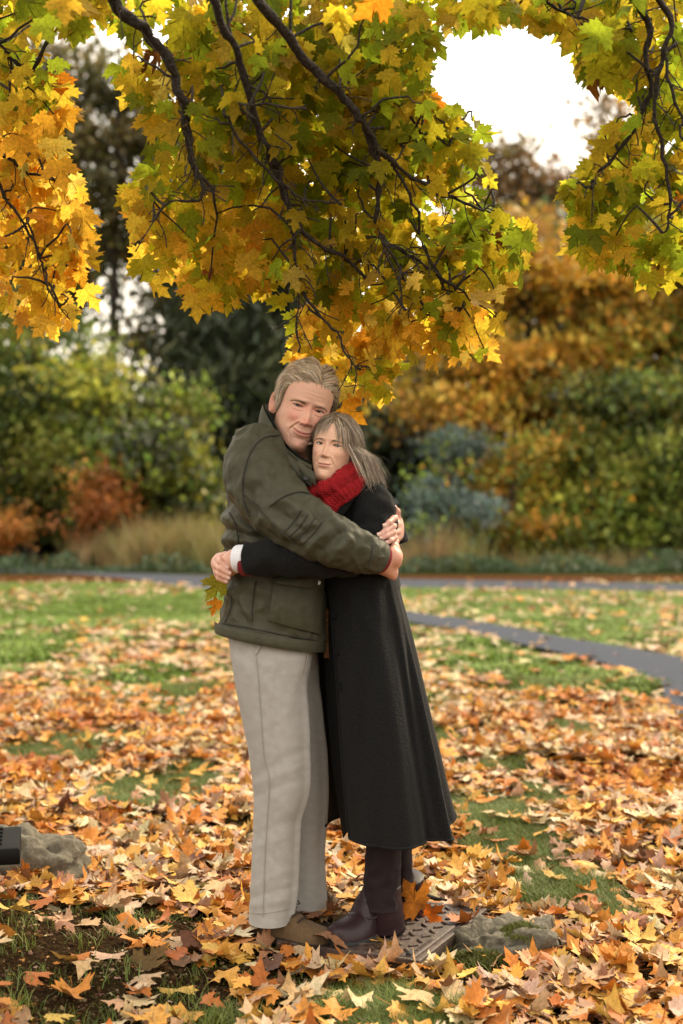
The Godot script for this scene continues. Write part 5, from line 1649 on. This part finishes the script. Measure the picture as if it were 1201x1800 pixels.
	seam_on(jacket, js, [[428, 868], [448, 888], [470, 910], [492, 934], [520, 956]], 0.0012)
	seam_on(jacket, js, [[474, 890], [500, 872], [528, 864], [545, 868]], 0.0012)
	seam_on(jacket, js, [[449, 1022], [444, 1055], [443, 1092]], 0.0012)
	seam_on(jacket, js, [[402, 1046], [407, 1055], [402, 1078], [394, 1096]], 0.0012)
	seam_on(jacket, js, [[402, 900], [415, 925], [418, 950], [414, 975]], 0.0012)
	for i in 4: seam_on(jacket, js, [[496 + i * 12, 938 + i * 6], [512 + i * 13, 922 + i * 5], [530 + i * 12, 896 + i * 7]], 0.0009)
	seam_on(jacket, js, [[656, 957], [654, 975], [648, 996]], 0.0012)
	seam_on(jacket, js, [[390, 1095], [440, 1104], [500, 1116], [560, 1126]], 0.0010)
	# boots
	shoe(who, "shoe", P(452, 1655, 0.05) + Vector3(0, 0.014, 0), Vector3(0.80, 0, 0.45), 0.265, 1.2, M.suede, M.suede_dark, 0.095)
	shoe(who, "shoe", P(508, 1622, -0.13), Vector3(0.95, 0, 0.1), 0.26, 1.05, M.suede, M.suede_dark, 0.095)

func woman() -> void:
	var who := thing("person", "woman in long black wool coat and red scarf leaning on the man", "person", Vector3(0.08, 0, 0))
	var f := {"nose": 0.92, "brow": 2.2, "smile": 0.40, "gaunt": 0.8, "open": 4.0, "slant": 0.1, "bag": 1.2, "hood": 1.6, "mouth": 22.0, "chin": 3.5, "fold": 2.6, "lines": 1.0, "wide": 0.95, "flush": 0.8, "beard": 0.0,
		"skin": lin(0.66, 0.395, 0.275), "blush": lin(0.58, 0.27, 0.19), "lip": lin(0.44, 0.19, 0.155), "stubble": Color.BLACK, "root": lin(0.15, 0.105, 0.07), "iris": lin(0.05, 0.06, 0.06), "eye_z": 0.0668, "ear": -0.012, "jaw": 0.05, "curl": 0.012, "thin_z": 0.060, "tousle": 0.15, "lash": lin(0.03, 0.02, 0.015),
		"hairline": [[-0.13, 0.085], [-0.092, 0.074], [-0.075, 0.070], [-0.058, 0.040], [-0.046, 0.012], [-0.03, -0.02], [-0.01, -0.03], [0.03, -0.03], [0.06, -0.06], [0.11, -0.075]], "free": 0.0}
	var b := Basis(Vector3.BACK, deg_to_rad(-9)) * Basis(Vector3.UP, deg_to_rad(-17)) * Basis(Vector3.RIGHT, deg_to_rad(-4)) * Basis().scaled(Vector3.ONE * 0.875)
	var tr := Transform3D(b, Vector3.ZERO)
	tr.origin = P(576, 781, 0.20) - b * Vector3(0, 0, 0.088)
	var body := Geo.new()
	head(body, f, tr)
	var neck := tr * Vector3(0, -0.20, -0.03)
	tube(body, curve([neck, P(628, 900, 0), P(632, 1000, 0), P(640, 1130, 0)], 16), [0.045, 0.07, 0.07, 0.07], 20, 1.2, f.skin)
	tube(body, curve([P(645, 870, 0.11), P(655, 930, 0.19), P(620, 975, 0.22), P(520, 982, 0.25), P(420, 986, 0.19)], 20), [0.04, 0.036, 0.034, 0.03, 0.024], 12, 1.0, f.skin)
	tube(body, curve([P(590, 870, -0.11), P(560, 940, -0.24), P(450, 980, -0.2), P(392, 985, 0.02)], 20), [0.04, 0.036, 0.034, 0.024], 12, 1.0, f.skin)
	tube(body, curve([P(650, 1130, 0.07), P(668, 1400, 0.09), P(676, 1588, 0.09)], 12), [0.075, 0.05, 0.034], 12, 1.0, f.skin)
	tube(body, curve([P(660, 1130, -0.07), P(690, 1400, -0.06), P(706, 1590, -0.06)], 12), [0.075, 0.05, 0.038], 12, 1.0, f.skin)
	# her hands clasped behind his back
	var hc := lin(0.60, 0.33, 0.25)
	var bones := [[P(424, 986, 0.185), P(408, 986, 0.172), 0.024, 0.026], [P(410, 980, 0.172), P(398, 984, 0.155), 0.024, 0.016], [P(410, 992, 0.17), P(399, 998, 0.15), 0.024, 0.014], [P(409, 1000, 0.165), P(400, 1010, 0.145), 0.018, 0.012]]
	finger(bones, [P(398, 984, 0.155), P(390, 990, 0.125), P(389, 998, 0.10)], 0.010)
	finger(bones, [P(399, 998, 0.15), P(391, 1004, 0.12), P(391, 1010, 0.10)], 0.010)
	blob(body, bones, 0.003, 0.011, hc)
	bones = [[P(388, 985, 0.03), P(385, 990, 0.10), 0.024, 0.024]]
	var kk := [P(386, 982, 0.148), P(382, 994, 0.150), P(383, 1005, 0.145), P(386, 1014, 0.138)]
	var tt := [P(400, 998, 0.192), P(404, 1008, 0.196), P(402, 1016, 0.19), P(398, 1022, 0.178)]
	for i in 4:
		bones.append([P(385, 985 + i * 7, 0.09), kk[i], 0.016, 0.0125])
		var mid: Vector3 = kk[i].lerp(tt[i], 0.5) + Vector3(-0.008, 0.004, 0.014)
		finger(bones, [kk[i], mid, tt[i]], 0.0102)
	finger(bones, [P(388, 985, 0.10), P(390, 977, 0.135), P(396, 974, 0.155), P(401, 976, 0.165)], 0.0108)
	blob(body, bones, 0.003, 0.009, hc)
	for i in 4: nail(body, tt[i] + Vector3(0, 0.002, 0.009), Vector3(0.75, -0.4, 0.2).normalized(), Vector3(0.1, 0.2, 1).normalized(), 0.009)
	var wr := Geo.new()
	obj("body", body, M.skin, who)
	var rg := Geo.new()
	for k in 1:
		var p := PackedVector3Array()
		var c: Vector3 = kk[1].lerp(tt[1], 0.12); var dv: Vector3 = (tt[1] - kk[1]).normalized()
		for i in 3: p.append(c + dv * (i - 1) * 0.0015)
		tube(rg, p, [0.0112, 0.0118, 0.0112], 20)
	var ringm := mat(Color(0.7, 0.65, 0.5), 0.25); ringm.metallic = 1.0
	obj("ring", rg, ringm, who)
	eyes(who, f, tr, b.inverse() * (EYE - tr.origin))
	brows(who, f, tr, lin(0.22, 0.14, 0.09), 34, 14.0)
	lashes(who, f, tr)
	var grav := (b.inverse() * Vector3(0, -1, 0)).normalized()
	var flow := func(pos: Vector3, q: Vector3, s: float) -> Vector3:
		var sd := signf(q.x - 0.004) if absf(q.x - 0.004) > 0.002 else 1.0
		if q.z > 0.060:                                        # fringe
			return Vector3(sd * ((0.55 if sd > 0 else 0.25) + 0.5 * smoothstep(0.0, 0.03, absf(q.x))), -1.0, 0.45)
		if pos.y > 0.0: return Vector3(sd * 1.2, -0.55, -0.35 * smoothstep(0.06, 0.0, pos.z))
		var out := Vector3((0.55 if s < 0.75 else -0.95) if sd > 0 else -0.05, 0, (-0.10 if q.z > 0 else -0.22) if sd > 0 else 0.0)
		return grav * 1.0 + out
	var lift := func(q: Vector3, s: float, pos: Vector3) -> float:
		var k := 0.007 + 0.012 * smoothstep(0.1, 0.6, s) * (1.0 if q.x > 0 else 0.35)
		if q.z > 0.060: k = 0.006 + 0.004 * s
		return k
	var length := func(q: Vector3) -> float:
		if q.z > 0.060: return (rnd(0.055, 0.12) if q.x > 0 else rnd(0.045, 0.075)) if absf(q.x) < 0.035 or q.x < 0 else 0.22
		return (0.165 + 0.115 * clampf((q.y + 0.05) / 0.15, 0, 1)) * (1.0 if q.x > 0 else 0.55)
	grow_hair(who, f, tr, 9500, flow, lift, length, 13, [lin(0.234, 0.166, 0.114), lin(0.142, 0.101, 0.070), lin(0.354, 0.261, 0.177), lin(0.510, 0.421, 0.319), lin(0.298, 0.237, 0.184), lin(0.184, 0.138, 0.100)], 0.0007)

	# ---- coat: upper part and near sleeve
	var cg := Geo.new()
	var soft := func(q: Vector3, py: float, a: float) -> Vector3:
		return Vector3(cos(a), 0, sin(a)) * (crease(q, 7, 10, 7, 0.006) + 0.002)
	loft(cg, [[832, 606, 640, 0.03, 0.05], [842, 596, 656, 0.03, 0.10], [856, 582, 668, 0.02, 0.14], [875, 572, 681, 0.01, 0.155], [900, 567, 690, 0, 0.16], [940, 566, 699, 0, 0.16], [975, 568, 702, 0, 0.155], [1012, 571, 699, 0, 0.155], [1030, 572, 702, 0, 0.16]], 56, 90, 2.2, soft, true)
	var arm := curve([P(640, 858, 0.09), P(652, 880, 0.135), P(660, 915, 0.165), P(652, 950, 0.185), P(622, 975, 0.205), P(580, 983, 0.235), P(530, 983, 0.262), P(480, 981, 0.262), P(437, 982, 0.232)], 70)
	tube(cg, arm, [0.05, 0.062, 0.065, 0.062, 0.058, 0.054, 0.052, 0.050, 0.049], 40, 1.0, Color.WHITE, func(q, f2, a): return crease(q, 14, 14, 14, 0.005) + 0.002 * sin(f2 * 50 + a * 2))
	tube(cg, curve([P(590, 865, -0.09), P(560, 930, -0.24), P(470, 975, -0.24), P(410, 985, -0.1)], 30), [0.06, 0.062, 0.055, 0.048], 24)
	# skirt of the coat: an open sheet from the near front edge round her back to the far front edge
	var rows := 110; var cols := 240
	var cf := [[600, 1015, 640, 1090, 10, 3], [640, 1012, 662, 1100, 9, -3], [682, 1015, 694, 1090, 8, 4], [620, 1020, 625, 1250, 14, 3], [660, 1100, 655, 1480, 16, 4], [700, 1100, 745, 1465, 9, 5], [720, 1150, 770, 1440, 8, -4], [606, 1030, 604, 1080, 8, -3], [640, 1200, 630, 1480, 14, -3]]
	var p := PackedVector3Array()
	var t := [[1005, 571, 698, 0, 0.152], [1040, 573, 703, 0, 0.165], [1080, 576, 712, 0, 0.18], [1130, 580, 723, 0, 0.195], [1200, 585, 737, 0, 0.212], [1300, 592, 756, 0, 0.232], [1380, 598, 771, 0, 0.245], [1460, 604, 787, 0, 0.255]]
	for r in rows:
		var py := lerpf(1005, 1457, float(r) / (rows - 1))
		var e := tab(t, py)
		var l := P(e[0], py, 0); var rr := P(e[1], py, 0)
		var down := float(r) / (rows - 1)
		for k in cols:
			var u := float(k) / (cols - 1)
			var a := lerpf(deg_to_rad(152), deg_to_rad(-172), u)
			var pl := 0.0
			for e2 in [[0.62, 0.13, 0.045], [1.02, 0.10, -0.022], [0.20, 0.16, 0.030], [1.45, 0.22, 0.022], [1.95, 0.20, -0.016], [-0.25, 0.2, 0.03], [-1.1, 0.3, 0.03], [-2.0, 0.3, 0.03]]:
				pl += 1.4 * e2[2] * exp(-pow((a - e2[0] + 0.10 * (1 - down)) / e2[1], 2)) * pow(down, 0.8)
			pl += 0.004 * noise.get_noise_3d(cos(a) * 2.2, py * 0.006, sin(a) * 2.2)
			var ca := cos(a); var sa := sin(a)
			var q := (l + rr) / 2 + Vector3(signf(ca) * pow(absf(ca), 0.9) * ((rr.x - l.x) / 2 + pl * 0.55), 0, signf(sa) * pow(absf(sa), 0.9) * (e[3] + pl))
			q.y += down * down * (0.055 * smoothstep(0.05, 0.30, q.x) * smoothstep(0.2, 0.0, absf(q.z)) + 0.012 * smoothstep(0.1, 0.25, q.x))
			if a < -1.2: q.x -= 0.055 * smoothstep(-1.6, -2.9, a) * smoothstep(0.0, 0.2, down)
			if a > 0.15: q += Vector3(ca, 0, sa) * laid(q, cf)
			p.append(q)
	cg.grid(p, rows, cols, false, Color.WHITE, 1)
	var coat := obj("coat", cg, M.coat, who)
	# inside of the open front: the far panel and its edge, the jumper below his jacket
	var ig := Geo.new()
	sheet(ig, curve([P(578, 1008, 0.02), P(569, 1100, 0.02), P(572, 1200, 0.01), P(582, 1330, 0.0), P(603, 1474, -0.02)], 40), curve([P(604, 1008, 0.10), P(604, 1100, 0.12), P(610, 1200, 0.13), P(616, 1330, 0.13), P(616, 1452, 0.12)], 40), 0.012, Vector3(-0.6, 0, 0.8))
	obj("inner_panel", ig, M.coat_dark, coat)
	var jm := Geo.new()
	sheet(jm, curve([P(569, 1070, 0.05), P(570, 1120, 0.05), P(569, 1156, 0.05)], 10), curve([P(584, 1070, 0.05), P(584, 1120, 0.05), P(584, 1158, 0.05)], 10), 0.012, Vector3(-0.5, 0, 0.8))
	obj("jumper", jm, M.jumper, who)
	var ed := Geo.new()
	var epts := PackedVector3Array()
	for r in rows: epts.append(p[r * cols] + Vector3(0.0, 0, 0.003))
	tube(ed, epts, [0.0045], 8)
	obj("front_edge", ed, M.coat, coat)
	var hm := PackedVector3Array()
	for k in cols: hm.append(p[(rows - 1) * cols + k])
	var hg := Geo.new(); tube(hg, hm, [0.004], 8)
	obj("hem", hg, M.coat, coat)
	for q in [[586, 1075, 17], [587, 1133, 32], [590, 1195, 46]]:
		var r := int(q[2])
		var at: Vector3 = p[r * cols + 8]
		ring_button("button", at + Vector3(-0.002, 0, 0.006), Vector3(-0.45, 0.05, 0.9).normalized(), 0.0105, M.coat_dark, coat)
	# lapel, collar, shoulder seam
	var lp := Geo.new()
	sheet(lp, curve([P(600, 868, 0.20), P(586, 895, 0.205), P(572, 930, 0.19)], 16), curve([P(640, 850, 0.165), P(612, 895, 0.195), P(582, 930, 0.195)], 16), 0.010, Vector3(-0.2, 0.2, 0.95), 0.006)
	obj("lapel", lp, M.coat, coat)
	var co := Geo.new()
	sheet(co, curve([P(610, 880, 0.165), P(632, 858, 0.15), P(650, 844, 0.08), P(655, 840, 0.0)], 20), curve([P(628, 876, 0.175), P(645, 862, 0.165), P(662, 850, 0.105), P(668, 846, 0.0)], 20), 0.010, Vector3(0.3, 0.7, 0.6), 0.006)
	obj("collar", co, M.coat, coat)
	seam(coat, [P(644, 846, 0.10), P(660, 866, 0.155), P(662, 895, 0.20)], 0.0018, M.coat_dark)
	# the far sleeve's turned-up cuff that shows past his hand
	var fc := Geo.new()
	sheet(fc, curve([P(704, 893, -0.02), P(711, 922, 0.0), P(719, 950, 0.01)], 12), curve([P(697, 898, 0.03), P(699, 925, 0.04), P(703, 957, 0.045)], 12), 0.014, Vector3(0.5, 0, 0.8))
	obj("back_fold", fc, M.coat, coat)
	# white cuff and red wristband
	var end := (arm[69] - arm[62]).normalized()
	var wc := Geo.new()
	tube(wc, curve([arm[69] - end * 0.02, arm[69] + end * 0.015, arm[69] + end * 0.036, arm[69] + end * 0.040], 12), [0.0425, 0.041, 0.040, 0.034], 40, 1.0, Color.WHITE, func(_q, _f, a): return 0.0006 * sin(a * 40))
	obj("shirt_cuff", wc, M.white_knit, coat)
	var rc := Geo.new()
	tube(rc, curve([arm[69] - end * 0.02 - Vector3(0, 0.009, 0), arm[69] + end * 0.006 - Vector3(0, 0.009, 0), arm[69] + end * 0.014 - Vector3(0, 0.008, 0)], 8), [0.042, 0.0415, 0.040], 36)
	obj("sleeve_lining", rc, M.red_rib, coat)

	# ---- scarf: two turns round the neck and an end that hangs to the chest
	var sc := Geo.new()
	var knob := func(q, f2, a): return crease(q, 11, 11, 11, 0.006) + 0.0016 * sin(f2 * 150 + 2.0 * absf(sin(a * 2))) + 0.0015 * sin(a * 5)
	tube(sc, curve([P(552, 860, 0.10), P(556, 846, 0.04), P(588, 832, -0.02), P(618, 828, -0.03), P(638, 826, 0.03), P(636, 824, 0.11), P(622, 831, 0.17), P(598, 847, 0.207), P(576, 860, 0.215), P(557, 866, 0.19), P(548, 862, 0.13)], 130), [0.026, 0.027, 0.028, 0.028, 0.026], 26, 0.8, Color.WHITE, knob)
	tube(sc, curve([P(655, 826, 0.05), P(646, 836, 0.12), P(627, 848, 0.178), P(604, 865, 0.208), P(585, 880, 0.212), P(575, 898, 0.205), P(582, 925, 0.19)], 100), [0.022, 0.027, 0.028, 0.027, 0.024], 26, 0.7, Color.WHITE, knob)
	tube(sc, curve([P(556, 866, 0.17), P(562, 880, 0.19), P(570, 900, 0.195), P(580, 925, 0.18)], 50), [0.022, 0.026, 0.026], 22, 0.7, Color.WHITE, knob)
	obj("scarf", sc, M.scarf, who)
	# ---- trousers and boots
	var tg := Geo.new()
	var vf := func(q: Vector3, py: float, a: float) -> Vector3: return Vector3(cos(a), 0, sin(a)) * (crease(q, 14, 22, 14, 0.007) * smoothstep(1440, 1560, py) + 0.001)
	loft(tg, [[1150, 600, 690, 0.07, 0.09], [1300, 625, 705, 0.08, 0.075], [1440, 642, 706, 0.09, 0.062], [1500, 643, 704, 0.095, 0.058], [1560, 641, 703, 0.10, 0.058], [1594, 640, 704, 0.10, 0.060]], 60, 48, 2.1, vf)
	loft(tg, [[1150, 620, 700, -0.06, 0.09], [1300, 650, 715, -0.05, 0.07], [1440, 676, 722, -0.05, 0.058], [1500, 686, 724, -0.04, 0.055], [1550, 690, 726, -0.04, 0.055], [1580, 690, 722, -0.04, 0.055]], 60, 48, 2.1, vf)
	obj("trousers", tg, M.velvet, who)
	var boot := shoe(who, "boot", P(692, 1655, 0.03) + Vector3(0, 0.030, 0), Vector3(-0.74, 0, 0.67), 0.25, 1.25, M.boot, M.rubber, 0.155, true, 1.3)
	var far_boot := shoe(who, "boot", Vector3(0.245, 0.02, -0.17), Vector3(-0.5, 0, 0.25), 0.20, 1.0, M.boot, M.rubber, 0.12)
	for q in [[boot, P(675, 1556, 0.10), P(677, 1592, 0.098), P(680, 1634, 0.088)], [far_boot, P(716, 1540, -0.07), P(716, 1575, -0.09), P(719, 1612, -0.115)]]:
		var bg := Geo.new()
		tube(bg, curve([q[1], q[2], q[3]], 14), [0.050, 0.053, 0.056], 28, 1.0, Color.WHITE, func(p2, _f, _a): return crease(p2, 25, 40, 25, 0.003))
		obj("shaft", bg, M.boot, q[0])
	for i in 3:                                              # laces up the front of the near boot
		var lc := P(662 - i * 5, 1592 + i * 11, 0.135 + i * 0.010)
		var lg := Geo.new()
		tube(lg, curve([lc + Vector3(-0.018, 0.003, -0.006), lc + Vector3(0, 0, 0.006), lc + Vector3(0.018, 0.004, -0.002)], 8), [0.0022], 5)
		obj("lace", lg, M.lace, boot)

# ------------------------------------------------------------------ small things
var lid_at := Vector3(0.135, 0.024, -0.01)
var lid_turn := deg_to_rad(-62)

func lid_basis() -> Basis:
	var e1 := Vector3(-0.42, 0, 0.907).normalized()
	return Basis(e1, Vector3.UP, e1.cross(Vector3.UP))

func in_cover(x: float, z: float) -> bool:
	var q := lid_basis().inverse() * (Vector3(x, 0, z) - Vector3(lid_at.x, 0, lid_at.z))
	return absf(q.x) < 0.28 and q.z > -0.21 and q.z < 0.02 + 0.08 * noise.get_noise_2d(x * 9, z * 9)

func lid_part(x: float, z: float) -> bool:
	var q := lid_basis().inverse() * (Vector3(x, 0, z) - Vector3(lid_at.x, 0, lid_at.z))
	return absf(q.x) < 0.29 and absf(q.z) < 0.22

func lump(c: Vector3, s: Vector3, amp: float, sd: float, col = Color.WHITE, sq := 0.7, nr := 40, nc := 64) -> Geo:
	var g := Geo.new(); var p := PackedVector3Array()
	for r in nr:
		var t := PI * r / (nr - 1.0) - PI / 2
		for k in nc:
			var a := TAU * k / nc
			var ct := pow(cos(t), sq) if r > 0 and r < nr - 1 else 0.0
			var d := Vector3(signf(cos(a)) * pow(absf(cos(a)), sq) * ct, signf(sin(t)) * pow(absf(sin(t)), sq), signf(sin(a)) * pow(absf(sin(a)), sq) * ct)
			var w := d * s
			w *= 1.0 + amp * nz(d + Vector3(sd, sd, sd), 1.7, 1.7, 1.7) + amp * 0.4 * nz(d + Vector3(sd, 0, 0), 5, 5, 5) + amp * 0.15 * nz(d, 14, 14, 14)
			p.append(c + w)
	g.grid(p, nr, nc, true, col)
	return g

func moss_on(parent: Node3D, c: Vector3, s: Vector3, n: int) -> void:
	var t := tuft(9, 0.014, 0.004, 0.010, 0.9)
	var where := []; var cols := PackedColorArray()
	for i in n:
		var q := Vector3(rng.randfn() * 0.45, 0, rng.randfn() * 0.45)
		if q.length() > 1: continue
		where.append(Transform3D(Basis(Vector3.UP, rnd(0, TAU)).scaled(Vector3.ONE * rnd(0.6, 1.2)), c + Vector3(q.x * s.x, s.y * (1 - q.length_squared()) - 0.004, q.z * s.z)))
		cols.append(jitter(lin(0.10, 0.105, 0.012), 0.35))
	many("moss", t, M.grass, where, cols, parent)

func lone_leaf(label: String, category: String, t: Transform3D, m: ArrayMesh, col: Color) -> void:
	var o := obj("maple_leaf", m, leaf_mats(M.leaf, [col])[0])
	o.transform = t
	tag(o, label, category)

func details() -> void:
	# manhole cover under her boot
	var b := lid_basis()
	var cover := thing("manhole_cover", "rust brown iron inspection cover with raised tread under the woman's boots", "manhole cover", lid_at)
	var g := Geo.new()
	box(g, lid_at + Vector3(0, 0.004, 0), Vector3(0.54, 0.03, 0.40), b, Color.WHITE, 0.2)
	obj("plate", g, M.iron, cover)
	g = Geo.new()
	for q in [[0, 0.214, 0.58, 0.022], [0, -0.214, 0.58, 0.022], [0.281, 0, 0.018, 0.406], [-0.281, 0, 0.018, 0.406]]:
		box(g, lid_at + b * Vector3(q[0], -0.018, q[1]), Vector3(q[2], 0.072, q[3]), b, Color.WHITE, 0.12)
	obj("frame", g, M.iron, cover, "stuff")
	var bar := Geo.new()
	box(bar, Vector3.ZERO, Vector3(0.030, 0.007, 0.009), Basis(), Color.WHITE, 0.3)
	var bm := bar.mesh()
	for i in 10:
		for j in 8:
			if i == 0 and j == 0 or i == 9 and j == 7: continue
			var o := obj("tread_bar", bm, M.iron, cover, "", false)
			o.transform = Transform3D(b * Basis(Vector3.UP, PI / 4 if (i + j) % 2 else -PI / 4), b * Vector3(-0.225 + i * 0.05, 0.0215, -0.16 + j * 0.0457))
	for q in [[0.245, 0.18], [0.245, -0.18], [-0.245, 0.18]]:
		var r := Geo.new()
		tube(r, PackedVector3Array([lid_at + b * Vector3(q[0] - 0.016, 0.0195, q[1]), lid_at + b * Vector3(q[0] + 0.016, 0.0195, q[1])]), [0.009], 10, 1.0)
		obj("lifting_slot", r, M.rubber, cover)
	# raised lettering along the near edge, too small to read in the photo: rows of short cast strokes
	var st := Geo.new()
	for i in 14:
		box(st, lid_at + b * Vector3(0.10 + i * 0.0085, 0.020, -0.185), Vector3(0.005, 0.003, 0.011), b, Color.WHITE, 0.3)
	obj("cast_strokes", st, M.iron, cover, "stuff")
	var edge := lid_at + b * Vector3(-0.12, 0, 0)
	# mossy concrete haunching at right of it
	var c1 := G(900, 1672, 0.0)
	var conc := thing("concrete_block", "lump of old grey concrete with moss at the cover's right corner", "concrete", c1)
	obj("block", lump(c1 + Vector3(0.0, -0.02, 0), Vector3(0.145, 0.10, 0.13), 0.22, 3.0, Color.WHITE, 0.55), M.concrete, conc)
	moss_on(conc, G(842, 1692, 0.0) + Vector3(0, 0.0, 0.02), Vector3(0.11, 0.040, 0.08), 600)
	moss_on(conc, c1 + Vector3(0.03, 0.055, 0.03), Vector3(0.09, 0.03, 0.09), 250)
	# the boulder of concrete and the second cover at the left edge
	var c2 := G(38, 1550, 0.0)
	var rock := thing("concrete_block", "rounded pale concrete boulder at the left edge below the black cover", "concrete", c2)
	obj("block", lump(c2 + Vector3(-0.03, 0.015, 0), Vector3(0.26, 0.165, 0.17), 0.16, 8.0, Color.WHITE, 0.85), M.concrete, rock)
	moss_on(rock, c2 + Vector3(0.16, 0.0, 0.08), Vector3(0.05, 0.04, 0.05), 120)
	var c3 := P(-30, 1470, -0.12)
	c3.y = 0.20
	c3 = Vector3(P(-42, 1450, -0.1).x, 0.275, -0.1)
	var cov2 := thing("manhole_cover", "black ribbed inspection cover cut off by the left edge of the photo", "manhole cover", c3)
	var b2 := Basis(Vector3.UP, deg_to_rad(12))
	g = Geo.new(); box(g, c3 - Vector3(0, 0.02, 0), Vector3(0.27, 0.050, 0.30), b2, Color.WHITE, 0.12)
	obj("plate", g, M.plastic, cov2)
	for i in 5:
		g = Geo.new(); box(g, c3 + b2 * Vector3(-0.02 + 0, 0.011, -0.10 + i * 0.05), Vector3(0.20, 0.008, 0.014), b2, Color.WHITE, 0.3)
		obj("rib", g, M.plastic, cov2)
	var stem := Geo.new(); box(stem, c3 - Vector3(0, 0.11, 0), Vector3(0.14, 0.13, 0.20), b2, Color.WHITE, 0.1)
	obj("shaft", stem, M.concrete, cov2)
	# twig lying across the iron cover
	g = Geo.new()
	tube(g, curve([P(742, 1566, -0.25), P(752, 1575, -0.22), P(768, 1580, -0.18), P(786, 1582, -0.16)], 16), [0.006, 0.007, 0.004], 7, 1.0, Color.WHITE, func(q, _f, _a): return 0.002 * nz(q, 60, 60, 60))
	tag(obj("twig", g, M.bark, null), "dark mossy twig lying on the far corner of the iron cover", "twig")
	# single leaves
	var up := func(px, py, z, size, tilt, yaw, roll) -> Transform3D:
		var bb := Basis(Vector3.UP, yaw) * Basis(Vector3.RIGHT, tilt) * Basis(Vector3.BACK, roll)
		return Transform3D(bb.scaled(Vector3.ONE * size), P(px, py, z))
	lone_leaf("big orange maple leaf propped upright against the woman's ankle", "leaf", up.call(736, 1600, 0.06, 0.105, -0.15, 0.5, 0.5), near_leaf[2], lin(0.60, 0.20, 0.03))
	lone_leaf("small orange red leaf tip beside the propped leaf on the cover", "leaf", up.call(752, 1612, 0.07, 0.055, -0.5, -0.4, -0.7), near_leaf[5], lin(0.62, 0.14, 0.012))
	lone_leaf("amber leaf lying flat on the iron cover's near edge", "leaf", Transform3D((Basis(Vector3.UP, 1.9) * Basis(Vector3.RIGHT, -1.45)).scaled(Vector3.ONE * 0.062), lid_at + b * Vector3(0.20, 0.032, -0.10)), near_leaf[1], lin(0.62, 0.33, 0.08))
	lone_leaf("pale yellow-green leaf standing in the grass in the foreground", "leaf", up.call(655, 1758, 0.42, 0.085, -0.5, 0.2, 2.9), near_leaf[4], lin(0.56, 0.50, 0.13))
	lone_leaf("speckled yellow-green leaf held in the woman's clasped hands", "leaf", up.call(388, 1018, 0.10, 0.068, -0.1, 0.5, 2.6), near_leaf[0], lin(0.32, 0.28, 0.03))
	lone_leaf("orange leaf hanging below the held yellow-green leaf", "leaf", up.call(385, 1055, 0.08, 0.05, 0.1, 0.9, 2.7), near_leaf[3], lin(0.62, 0.22, 0.02))
	lone_leaf("glowing orange maple leaf hanging just above the woman's hair", "leaf", up.call(600, 716, -0.05, 0.085, 0.15, 0.1, -2.15), near_leaf[6], lin(0.90, 0.40, 0.03))
	lone_leaf("white-cream leaf lying on the bare soil at lower left", "leaf", Transform3D((Basis(Vector3.UP, 0.6) * Basis(Vector3.RIGHT, -1.35)).scaled(Vector3.ONE * 0.08), G(105, 1612, 0.03)), near_leaf[7], lin(0.66, 0.55, 0.38))
	lone_leaf("narrow cream leaf curled on the dark soil near the left edge", "leaf", Transform3D((Basis(Vector3.UP, 2.4) * Basis(Vector3.RIGHT, -1.3)).scaled(Vector3.ONE * 0.07), G(100, 1648, 0.025)), curl_leaf[1], lin(0.64, 0.50, 0.32))
	lone_leaf("wide tan leaf pile topmost leaf on the soil at bottom left", "leaf", Transform3D((Basis(Vector3.UP, -0.8) * Basis(Vector3.RIGHT, -1.35)).scaled(Vector3.ONE * 0.11), G(240, 1700, 0.04)), near_leaf[2], lin(0.56, 0.34, 0.15))
